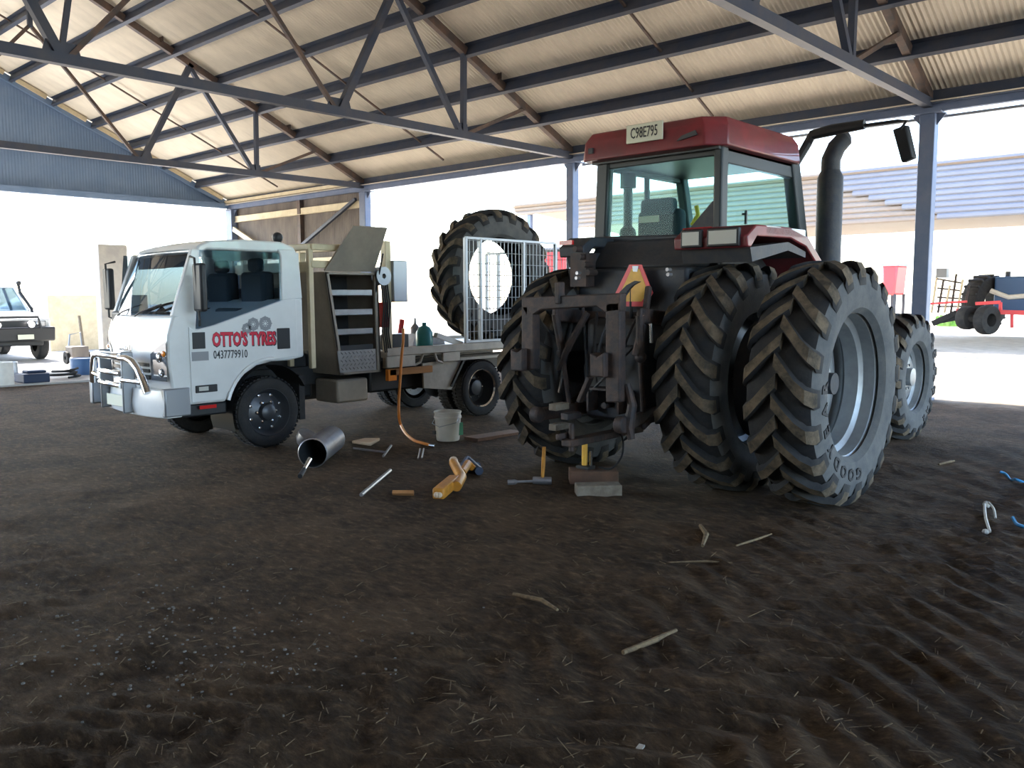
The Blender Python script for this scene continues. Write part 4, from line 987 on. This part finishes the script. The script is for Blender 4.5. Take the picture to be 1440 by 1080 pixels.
# cross wrench, bars, rag
def tool(name, pts_, r, mt, label, cat, n=8):
    m = MB(); m.path(pts_, r, n); return one(m, name, mt, Vector((pts_[0].x, pts_[0].y, gz(pts_[0].x, pts_[0].y))), label, cat)
k = thing('wheel_brace', lay(520, 636), 'long steel cross wheel brace lying between drum and hose', 'wheel brace')
m = MB(); m.path([lay(497, 632, .02), lay(544, 637, .02)], .012, 8); m.build('long_bar', 'tin', k)
m = MB(); m.path([lay(539, 643, .02), lay(550, 629, .02)], .013, 8); m.build('cross_bar', 'tin', k)
k = MB(); q = lay(512, 625); k.prism([(q.x-.16, q.y-.05, q.z), (q.x+.14, q.y-.02, q.z), (q.x+.16, q.y+.10, q.z+.05), (q.x-.1, q.y+.10, q.z+.02)], (0, 0, .035)); one(k, 'tool_pouch', 'tan_patch', q, 'small tan pouch on the dirt behind the wheel brace', 'pouch', bevel=.012)
tool('pry_bar', [lay(508, 700, .02), lay(549, 667, .05)], .016, 'tin', 'straight grey steel pry bar lying on the dirt', 'pry bar')
tool('timber_offcut', [lay(552, 697, .02), lay(582, 697, .02)], .022, 'wood_orange', 'short thin timber offcut beside the pry bar', 'timber', 4)
k = thing('valve_tool', lay(586, 633), 'small forked steel tool at the end of the orange hose', 'tool')
for dx in (-2, 3):
    m = MB(); m.path([lay(590+dx, 645, .012), lay(593+dx, 634, .03)], .008, 6); m.build('prong', 'tin', k)

# orange bead breaker
k = thing('bead_breaker', lay(650, 690), 'orange yellow hydraulic bead breaker tool lying on the dirt', 'bead breaker')
m = MB(); m.bar(lay(616, 703, .05), lay(640, 686, .07), .10, .09); arm_ = m.build('foot', 'tool_yellow', k, .015)
m = MB(); m.path([lay(642, 694, .06), lay(649, 683, .08), lay(638, 667, .11)], [.043, .045, .042], 12); m.build('cylinder', 'tool_yellow', k)
m = MB(); m.path([lay(650, 677, .09), lay(658, 668, .11), lay(666, 668, .06)], [.035, .04, .03], 10); m.build('clamp', 'tool_yellow', k)
m = MB(); m.ball(lay(638, 665, .12), .043, n=10); m.build('cap', 'tan_patch', k)
for i, (a, b_) in enumerate((((645, 672), (658, 652)), ((655, 665), (672, 660)), ((660, 655), (674, 668)))):
    m = MB(); m.path([lay(*a, .045), lay(*b_, .04)], .04, 8); m.build('rubber_boot', 'navy', k)
for dx in (0, 4):
    m = MB(); m.ball(lay(614+dx, 704, .05), .025, n=8); m.build('pin', 'tan_patch', k)

# hammer standing on its head, extension bar
q = lay(763, 680); k = thing('sledge_hammer', q, 'sledge hammer standing on its steel head with upright wooden handle', 'hammer')
m = MB(); m.tube(q+Vector((-.07, -.05, .035)), q+Vector((.06, .05, .035)), .034, n=10); m.build('head', 'tin', k, .006)
m = MB(); m.path([q+Vector((0, 0, .04)), q+Vector((0, .01, .18)), q+Vector((.005, .015, .33))], [.014, .018, .016], 8); m.build('handle', 'tool_yellow', k)
tool('extension_bar', [lay(714, 681, .02), lay(724, 681, .02), lay(728, 680.5, .02), lay(752, 680, .02)], [.024, .024, .012, .012], 'tin', 'steel socket extension bar lying beside the sledge hammer', 'socket bar')

# timber blocks and bottle jack
def block(c, ux, lx, ly, h, mt, name, label):
    ux = Vector((ux[0], ux[1], 0)).normalized(); uy = Vector((-ux.y, ux.x, 0)); m = MB(); c = Vector(c)
    p = [c-ux*lx/2-uy*ly/2, c+ux*lx/2-uy*ly/2, c+ux*lx/2+uy*ly/2, c-ux*lx/2+uy*ly/2]
    m.prism(p, (0, 0, h)); return one(m, name, mt, c, label, 'timber block', bevel=.01)
q = lay(841, 694); q.z -= .01; block(q, (RT.x, RT.y+.1), .37, .16, .10, 'wood_grey', 'timber_block', 'pale timber block lying loose in front of the jack')
q = lay(834, 676); q.z -= .01; block(q, (RT.x, RT.y), .42, .22, .12, 'wood_red', 'timber_block', 'dark timber block under the bottle jack')
zt_ = q.z+.12; c = at(822, 662, 1, q.y-.03); c.z = zt_
k = thing('bottle_jack', c, 'slim bottle jack with a yellow body standing on the dark timber block', 'jack')
m = MB(); m.box(c.x-.06, c.x+.08, c.y-.05, c.y+.05, c.z, c.z+.03); m.build('base', 'black_plastic', k, .005)
m = MB(); m.tube(c+Vector((0, 0, .03)), c+Vector((0, 0, .22)), .026, n=14); m.build('body', 'sign_yellow', k)
m = MB(); m.tube(c+Vector((0, 0, .22)), c+Vector((0, 0, .30)), .014, n=10); m.build('ram', 'hyd_chrome', k)
m = MB(); m.tube(c+Vector((.07, .0, .03)), c+Vector((.07, .0, .16)), .012, n=8); m.build('pump', 'hyd_chrome', k)
k0 = c+Vector((.12, .05, .02))
tool('rubber_hose', smooth([k0, k0+Vector((.12, .02, .0)), k0+Vector((.2, .06, .12)), k0+Vector((.17, .1, .28)), k0+Vector((.05, .12, .33))]), .008, 'rubber', 'thin black hose looping up beside the bottle jack', 'hose')

# plank leading under the tractor
a, b_ = lay(662, 619, .0), lay(728, 607, .0); m = MB(); m.bar(a+Vector((0, 0, .01)), b_+Vector((0, 0, .01)), .22, .05); one(m, 'plank', 'wood_red', a, 'reddish brown plank lying on the dirt between bucket and tractor tyre', 'plank', bevel=.006)

# sticks and scraps that can be told apart
STK = [((876, 921), (951, 887), .014, 'pale stick lying on the open dirt'), ((985, 743), (988, 770), .018, 'short pale stick in front of the dual tyres'),
       ((722, 841), (784, 865), .013, 'broken stick lying in front of the timber blocks'), ((1035, 770), (1085, 752), .008, 'thin curved twig in front of the dual tyres'),
       ((940, 788), (1030, 792), .007, 'long thin twig lying across the tracks'), ((1320, 655), (1342, 650), .012, 'pale chip of wood near the front tyre')]
for i, (a, b_, r_, lb) in enumerate(STK):
    A, B = lay(*a, r_), lay(*b_, r_); mid = (A+B)/2+Vector((.02, .03, .006))
    tool('stick', [A, mid, B], [r_*.8, r_, r_*.6], 'straw', lb, 'stick', 6)['group'] = 'sticks on the dirt'
k = thing('old_bone', lay(1388, 735), 'pale forked bone lying on the dirt beside blue twine', 'bone')
m = MB(); m.path(smooth([lay(1384, 716, .03), lay(1386, 732, .03), lay(1392, 747, .02)]), .010, 7); m.build('shaft', 'bone', k)
m = MB(); m.path(smooth([lay(1390, 715, .04), lay(1397, 722, .03), lay(1400, 728, .01)]), .009, 7); m.build('fork', 'bone', k)
m = MB(); m.ball(lay(1387, 712, .03), .028, n=8); m.build('knuckle', 'bone', k); m = MB(); m.ball(lay(1386, 746, .015), .024, n=8); m.build('knuckle', 'bone', k)
tool('baling_twine', smooth([lay(1406, 669, .02), lay(1414, 670, .02), lay(1421, 673, .015), lay(1428, 677, .02), lay(1440, 678, .01)]), .012, 'blue_twine', 'blue baling twine nearer the front tyre', 'twine', 6)
tool('baling_twine', smooth([lay(1424, 731, .03), lay(1429, 735, .02), lay(1434, 739, .02), lay(1446, 741, .01)]), .013, 'blue_twine', 'blue baling twine beside the forked bone', 'twine', 6)
q = lay(900, 1044); m = MB(); m.prism([(q.x-.012, q.y-.01, q.z), (q.x+.012, q.y-.012, q.z), (q.x+.014, q.y+.012, q.z+.012), (q.x-.01, q.y+.01, q.z+.01)], (0, 0, .006)); one(m, 'paper_scrap', 'bone', q, 'small white paper scrap on the bare dirt', 'scrap')

# loose straw and crumbs nobody could count
rnd = random.Random(11); m = MB()
for i in range(1100):
    px_, py_ = rnd.uniform(-60, 1500), 1080-rnd.random()**1.4*430+20
    q = gnd(px_, py_)
    if q.length > 14 or (q.x < -2.3 and q.y > 5.4): continue
    q.z = gz(q.x, q.y)+.004; a = rnd.uniform(0, math.pi); ln = rnd.uniform(.015, .07)*(1.6 if rnd.random() < .1 else 1); w_ = rnd.uniform(.0015, .004)
    d = Vector((math.cos(a), math.sin(a), rnd.uniform(-.1, .25)))*ln/2
    m.bar(q-d, q+d+Vector((0, 0, .004)), w_, w_*.7)
me = m.mesh('straw_litter', 'straw', smooth=False); link('straw_litter', me, None, kind='stuff', label='scattered straw and stalks on the dirt floor', category='straw')
m = MB()
for i in range(300):
    px_, py_ = rnd.gauss(230, 160), rnd.gauss(900, 50); q = gnd(px_, py_)
    if py_ > 1075 or py_ < 640: continue
    q.z = gz(q.x, q.y)+.003; s_ = rnd.uniform(.003, .009)
    m.ball(q, s_, rnd.uniform(.7, 1.3), rnd.uniform(.7, 1.3), .7, n=6)
link('pebbles', m.mesh('pebbles', 'pebble'), None, kind='stuff', label='pale pebbles scattered over the dark dirt', category='pebbles')

# ================================================================== by the gable opening
zc = .025
# white off-roader nosed into the opening (faces +X)
cx0, cyc = -23.45, 7.28
car = thing('off_roader', (cx0-2.3, cyc, zc), 'white off-road wagon with dark bull bar parked in the gable opening', 'car')
def C(name, mb_, m_, bevel=0, parent=None, **k): return mb_.build(name, m_, parent or car, bevel, **k)
def cp(x, y, z): return (cx0-x, cyc+y, zc+z)
hw = .92
m = MB(); m.prism([cp(.25, -hw, .55), cp(.22, -hw, 1.05), cp(.45, -hw, 1.16), cp(1.55, -hw, 1.22), cp(1.62, -hw, 1.26), cp(4.5, -hw, 1.26), cp(4.7, -hw, 1.1), cp(4.7, -hw, .55)], (0, 2*hw, 0)); C('body', m, 'car_white', .06)
m = MB(); m.prism([cp(2.12, -.70, 1.86), cp(4.4, -.70, 1.86), cp(4.4, .70, 1.86), cp(2.12, .70, 1.86)], (0, 0, .07)); C('roof', m, 'car_white', .04)
for s in (1, -1):
    for (x0_, x1_) in ((1.62, 2.16), (2.95, 3.0), (4.62, 4.4)):
        m = MB(); m.bar(cp(x0_, s*.86, 1.24), cp(x1_, s*.69, 1.88), .06, .07); C('pillar', m, 'car_white', .01)
    m = MB(); m.prism([cp(1.72, s*.86, 1.27), cp(4.5, s*.86, 1.27), cp(4.35, s*.70, 1.86), cp(2.2, s*.70, 1.86)], (0, s*.01, 0)); C('side_glass', m, 'glass_dark', smooth=False)
    m = MB(); m.box(cx0-1.75, cx0-1.6, cyc+s*1.02-.1, cyc+s*1.02+.1, zc+1.28, zc+1.44); C('mirror', m, 'car_white', .03)
    for x in (.85, 3.75):
        m = MB(); m.lathe([(.20, -.12), (.36, -.12), (.40, -.08), (.40, .08), (.36, .12), (.20, .12)], cp(x, s*.82, .40), (0, 1, 0), 32); wv = C('wheel', m, 'rubber')
        m = MB(); m.lathe([(.21, .10), (.16, .06), (.001, .08)], cp(x, s*.82, .40), (0, s, 0), 24); C('rim', m, 'rim_silver', parent=wv)
    m = MB(); m.box(cx0-.24, cx0-.18, cyc+s*.62-.17, cyc+s*.62+.17, zc+.86, zc+1.02); hl = C('headlamp', m, 'headlamp_glass', .02)
    m = MB(); m.ball(cp(.19, s*.6, .94), .06, n=10); C('bulb', m, 'chrome', parent=hl)
    m = MB(); m.lathe([(.001, 0), (.08, 0), (.09, .06), (.001, .09)], cp(-.02, s*.38, .93), (-1, 0, 0), 16); C('spot_lamp', m, 'chrome')
m = MB(); m.prism([cp(1.66, -.82, 1.26), cp(2.15, -.68, 1.87), cp(2.15, .68, 1.87), cp(1.66, .82, 1.26)], (.01, 0, .01)); C('windscreen', m, 'glass_dark', smooth=False)
m = MB(); m.box(cx0-.26, cx0-.20, cyc-.45, cyc+.45, zc+.80, zc+1.03); C('grille', m, 'black_plastic', .01)
m = MB(); m.prism([cp(.05, -.95, .5), cp(.05, .95, .5), cp(.0, .95, .86), cp(.0, -.95, .86)], (-.18, 0, 0)); bl = C('bull_bar', m, 'black_plastic', .04)
m = MB(); m.path([cp(.03, -.62, .8), cp(.02, -.55, 1.12), cp(.02, .55, 1.12), cp(.03, .62, .8)], .035, 10); C('hoop', m, 'black_plastic', parent=bl)
m = MB(); m.box(cx0+.0, cx0+.015, cyc+.05, cyc+.42, zc+.56, zc+.68); C('number_plate', m, 'plate_white', .004, parent=bl)
m = MB(); m.box(cx0-4.6, cx0-.3, cyc-.75, cyc+.75, zc+.38, zc+.58); C('chassis', m, 'black_plastic', .03)
m = MB(); m.path([cp(1.5, .93, 1.0), cp(1.6, .93, 1.3), cp(2.0, .80, 1.75), cp(2.05, .78, 1.98)], .04, 10); m.ball(cp(2.0, .78, 2.0), .07, n=10); C('snorkel', m, 'black_plastic')

# concrete column block beside the opening
m = MB(); m.box(XG-.30, XG+.05, 9.82, 10.62, 0, 3.1); one(m, 'concrete_pillar', 'concrete', (XG-.1, 10.2, 0), 'tall grey concrete pillar standing in the gable opening beside the truck', 'pillar', bevel=.02)
m = MB(); m.box(-27.5, -27.3, 9.4, 12.4, 0, 1.7); one(m, 'rendered_wall', 'cream_steel', (-27.4, 10.9, 0), 'low cream rendered wall outside behind the concrete pillar', 'wall', bevel=.01)
# clutter on the apron
def drum(px_, py_, r_, h_, mt, name, label, cat):
    q = gnd(px_, py_, zc); m = MB(); m.lathe([(.001, 0), (r_, 0), (r_*1.02, h_*.3), (r_, h_*.34), (r_*1.02, h_*.66), (r_, h_*.7), (r_, h_), (r_*.92, h_), (r_*.9, h_*.96), (.001, h_*.96)], q, (0, 0, 1), 24); return one(m, name, mt, q, label, cat)
drum(119, 526, .27, .34, 'blue_drum', 'cut_drum', 'cut down dark blue drum at the foot of the concrete pillar', 'drum')
drum(3, 541, .20, .42, 'bucket_white', 'paint_pail', 'white paint pail on the concrete apron', 'pail')
drum(14, 535, .15, .36, 'bumper_grey', 'steel_tin', 'grey tin standing beside the white paint pail', 'tin')
q = gnd(45, 537, zc); m = MB(); m.box(q.x-.30, q.x+.26, q.y-.22, q.y+.24, zc, zc+.17); m.box(q.x-.22, q.x+.1, q.y-.1, q.y+.24, zc+.17, zc+.22); one(m, 'battery_case', 'navy', q, 'low dark blue case on the concrete apron', 'case', bevel=.02)
q = gnd(90, 532, zc); m = MB(); rr = random.Random(5)
m.path(smooth([q+Vector(((.30)*math.cos(i*1.1)*rr.uniform(.5, 1), .30*math.sin(i*1.1)*rr.uniform(.5, 1), .03+.012*i)) for i in range(14)], 4), .025, 6); one(m, 'cable_heap', 'rubber', q, 'heap of black cable beside the dark blue case', 'cable')
q = gnd(120, 508, zc); m = MB(); m.bar(q, q+Vector((-.1, -.05, 1.15)), .06, .05); one(m, 'leaning_timber', 'wood_grey', q, 'upright grey timber leaning by the cut drum', 'timber')
q = gnd(101, 512, zc); k = thing('hand_trolley', q, 'small grey hand trolley parked beside the off-road wagon', 'trolley')
m = MB(); m.path([q+Vector((-.2, .0, .2)), q+Vector((-.3, .1, .7)), q+Vector((-.3, .35, .75)), q+Vector((-.2, .35, .2))], .022, 8); m.build('frame', 'bumper_grey', k)
m = MB(); m.box(q.x-.3, q.x+.1, q.y-.02, q.y+.38, q.z+.16, q.z+.42); m.build('tub', 'galv_wall', k, .02)
for dy in (-.06, .42):
    m = MB(); m.lathe([(.05, -.03), (.15, -.03), (.15, .03), (.05, .03)], q+Vector((-.15, dy, .15)), (0, 1, 0), 18, closed=True); m.build('wheel', 'rubber', k)

# ================================================================== yard beyond the eave
# long open fronted neighbour shed: ribbed iron front above open bays
ns = thing('neighbour_shed', (-14, 26, 0), 'open fronted farm shed with weathered ribbed iron fascia across the yard', 'shed')
z0 = lambda x_: 3.70; zt2 = 5.20
m = MB(); k = 0; z = 3.70
rows = []
while z < 5.2:
    xa = -17. if z < 4.1 else (-20.5 if z < 4.7 else -23.6)
    m = MB(); m.prism([(xa, 26, z), (xa, 25.96, z+.04), (xa, 25.96, z+.11), (xa, 26, z+.165), (xa, 26.02, z+.165), (xa, 26.02, z)], (16.4-xa, 0, 0)); m.build('fascia_sheet', 'neigh_iron', ns, smooth=False); z += .165
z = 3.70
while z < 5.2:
    xa = -10.4 if z > 4.7 else -10.4+(4.7-z)/.9*2.6  # bluish rows on a nearer plane, left ends stepped along a diagonal
    m = MB(); m.prism([(xa, 25.9, z), (xa, 25.86, z+.04), (xa, 25.86, z+.11), (xa, 25.9, z+.165), (xa, 25.92, z+.165), (xa, 25.92, z)], (16.4-xa, 0, 0)); m.build('nearer_sheet', 'neigh_blue', ns, smooth=False); z += .165
m = MB(); m.prism([(-23.6, 25.8, 5.22), (-23.6, 37, 4.2), (-23.6, 37, 4.15), (-23.6, 25.9, 5.16)], (40, 0, 0)); m.build('roof', 'neigh_iron', ns, smooth=False)
for px_ in (1302, 1166, 940, 745, 1500):
    for yy in (26.1,):
        x_ = at(px_, 420, 1, yy).x; m = MB(); m.box(x_-.09, x_+.09, yy-.05, yy+.13, -.1, 5.1); m.build('post', 'post_haze_blue', ns, .01)

# red seeder bar with big wheels, far across the yard
def yd(px_, py_, y=34.): return at(px_, py_, 1, y)
k = thing('seeder_bar', gnd(1400, 470), 'red folding seeder bar parked far across the yard', 'seeder')
def sb(a, b_, w_, mt='sign_red', name='frame_tube', y=34.):
    m = MB(); m.bar(yd(*a, y), yd(*b_, y), w_, w_, (0, 1, 0)); m.build(name, mt, k, .01)
sb((1345, 437), (1445, 440), .16); sb((1372, 427), (1407, 425), .12); sb((1388, 437), (1387, 459), .12); sb((1423, 440), (1423, 461), .10); sb((1407, 425), (1407, 440), .10); sb((1308, 427), (1360, 424), .08)
for (px_, py_, rr_) in ((1388, 450, .52), (1360, 447, .42)):
    m = MB(); m.lathe([(rr_*.45, -.18), (rr_*.95, -.18), (rr_, -.1), (rr_, .1), (rr_*.95, .18), (rr_*.45, .18)], yd(px_, py_, 33.6), (.9, -.4, 0), 24, closed=True); m.build('wheel', 'rubber', k)
sb((1312, 455), (1345, 440), .2, 'rubber', 'tine', 33.8); sb((1322, 452), (1348, 447), .15, 'rubber', 'tine', 33.8)
for i in range(6):
    a = 1310+i*9; sb((a, 440), (a+8, 385+(i % 3)*8), .07, 'iron_worn' if i % 2 else 'cream_steel', 'folded_tine', 34.5)
for i in range(4): sb((1318, 392+i*13), (1352, 398+i*11), .06, 'iron_worn', 'folded_strut', 34.5)
sb((1318, 384), (1333, 384), .35, 'door_grey', 'seed_box', 34.5)
k2 = thing('parked_tractor', gnd(1395, 465), 'blue grey tractor parked behind the red seeder bar', 'tractor')
c = yd(1385, 425, 36.); m = MB(); m.lathe([(.45, -.3), (.95, -.3), (1.0, -.2), (1.0, .2), (.95, .3), (.45, .3)], c, (.9, -.35, 0), 28, closed=True); w_ = m.build('rear_tyre', 'rubber', k2)
for i in range(20):
    a = 2*math.pi*i/20; uu = Vector((.36, .93, 0)); p_ = c+uu*math.cos(a)+Vector((0, 0, math.sin(a))); m = MB(); m.bar(p_-Vector((.27, -.1, 0)), p_+Vector((.27, -.1, 0)), .08, .09, uu*math.cos(a)+Vector((0, 0, math.sin(a)))); m.build('lug', 'rubber', w_)
m = MB(); p_ = yd(1428, 408, 36.2); m.box(p_.x-.6, p_.x+2.2, p_.y-.5, p_.y+.5, .9, p_.z+.5); m.build('engine_cowl', 'blue_drum', k2, .06)
m = MB(); p_ = yd(1417, 395, 36.2); m.tube((p_.x, p_.y, p_.z-.6), (p_.x, p_.y, p_.z+.35), .09, n=10); m.build('exhaust', 'tractor_black', k2)
m = MB(); p_ = yd(1418, 418, 35.6); m.path([p_+Vector((-.6, 0, .25)), p_+Vector((0, 0, .0)), p_+Vector((1.2, 0, .1))], .09, 8); m.build('boom', 'bucket_white', k2)
m = MB(); p_ = yd(1436, 440, 36.2); m.lathe([(.3, -.2), (.62, -.2), (.62, .2), (.3, .2)], (p_.x+.8, p_.y, .62), (.9, -.35, 0), 22, closed=True); m.build('front_tyre', 'rubber', k2)
# red hopper beyond the tractor bonnet and a red tank behind the mesh gate
def hopper(px0, px1, pyt, pyb, y, name, label, cat):
    a, b_ = at(px0, pyt, 1, y), at(px1, pyb, 1, y); k = thing(name, ((a.x+b_.x)/2, y, 0), label, cat)
    m = MB(); m.prism([(a.x, y-.4, a.z), (b_.x, y-.4, a.z), (b_.x-.06, y-.4, b_.z), (a.x+.06, y-.4, b_.z)], (0, .8, 0)); m.build('tank', 'sign_red', k, .05)
    m = MB(); m.box(a.x-.02, b_.x+.02, y-.42, y+.42, a.z-.02, a.z+.05); m.build('rim_band', 'door_grey', k, .01)
    for x_ in (a.x+.06, b_.x-.06):
        for y_ in (y-.35, y+.35):
            m = MB(); m.bar((x_, y_, 0), (x_, y_, b_.z+.03), .06, .06, (0, 1, 0)); m.build('leg', 'tractor_black', k)
hopper(777, 806, 352, 392, 17.5, 'fertiliser_tank', 'small red tank on legs outside behind the mesh gate', 'tank')
hopper(1247, 1268, 374, 415, 24., 'grain_hopper', 'red hopper on legs across the yard beyond the dual tyres', 'hopper')
# low green strip of grass by the far fence
m = MB()
for i in range(700):
    p_ = yd(rnd.uniform(1318, 1352), 462, 48+rnd.uniform(-2, 2)); p_.z = 0; h_ = rnd.uniform(.25, .6); d = Vector((rnd.uniform(-.2, .2), rnd.uniform(-.1, .1), h_))
    m.add([p_+Vector((-.06, 0, 0)), p_+Vector((.06, 0, 0)), p_+d], [(0, 1, 2)])
link('grass_patch', m.mesh('grass_patch', 'grass', smooth=False), None, kind='stuff', label='patch of green grass far across the yard', category='grass')
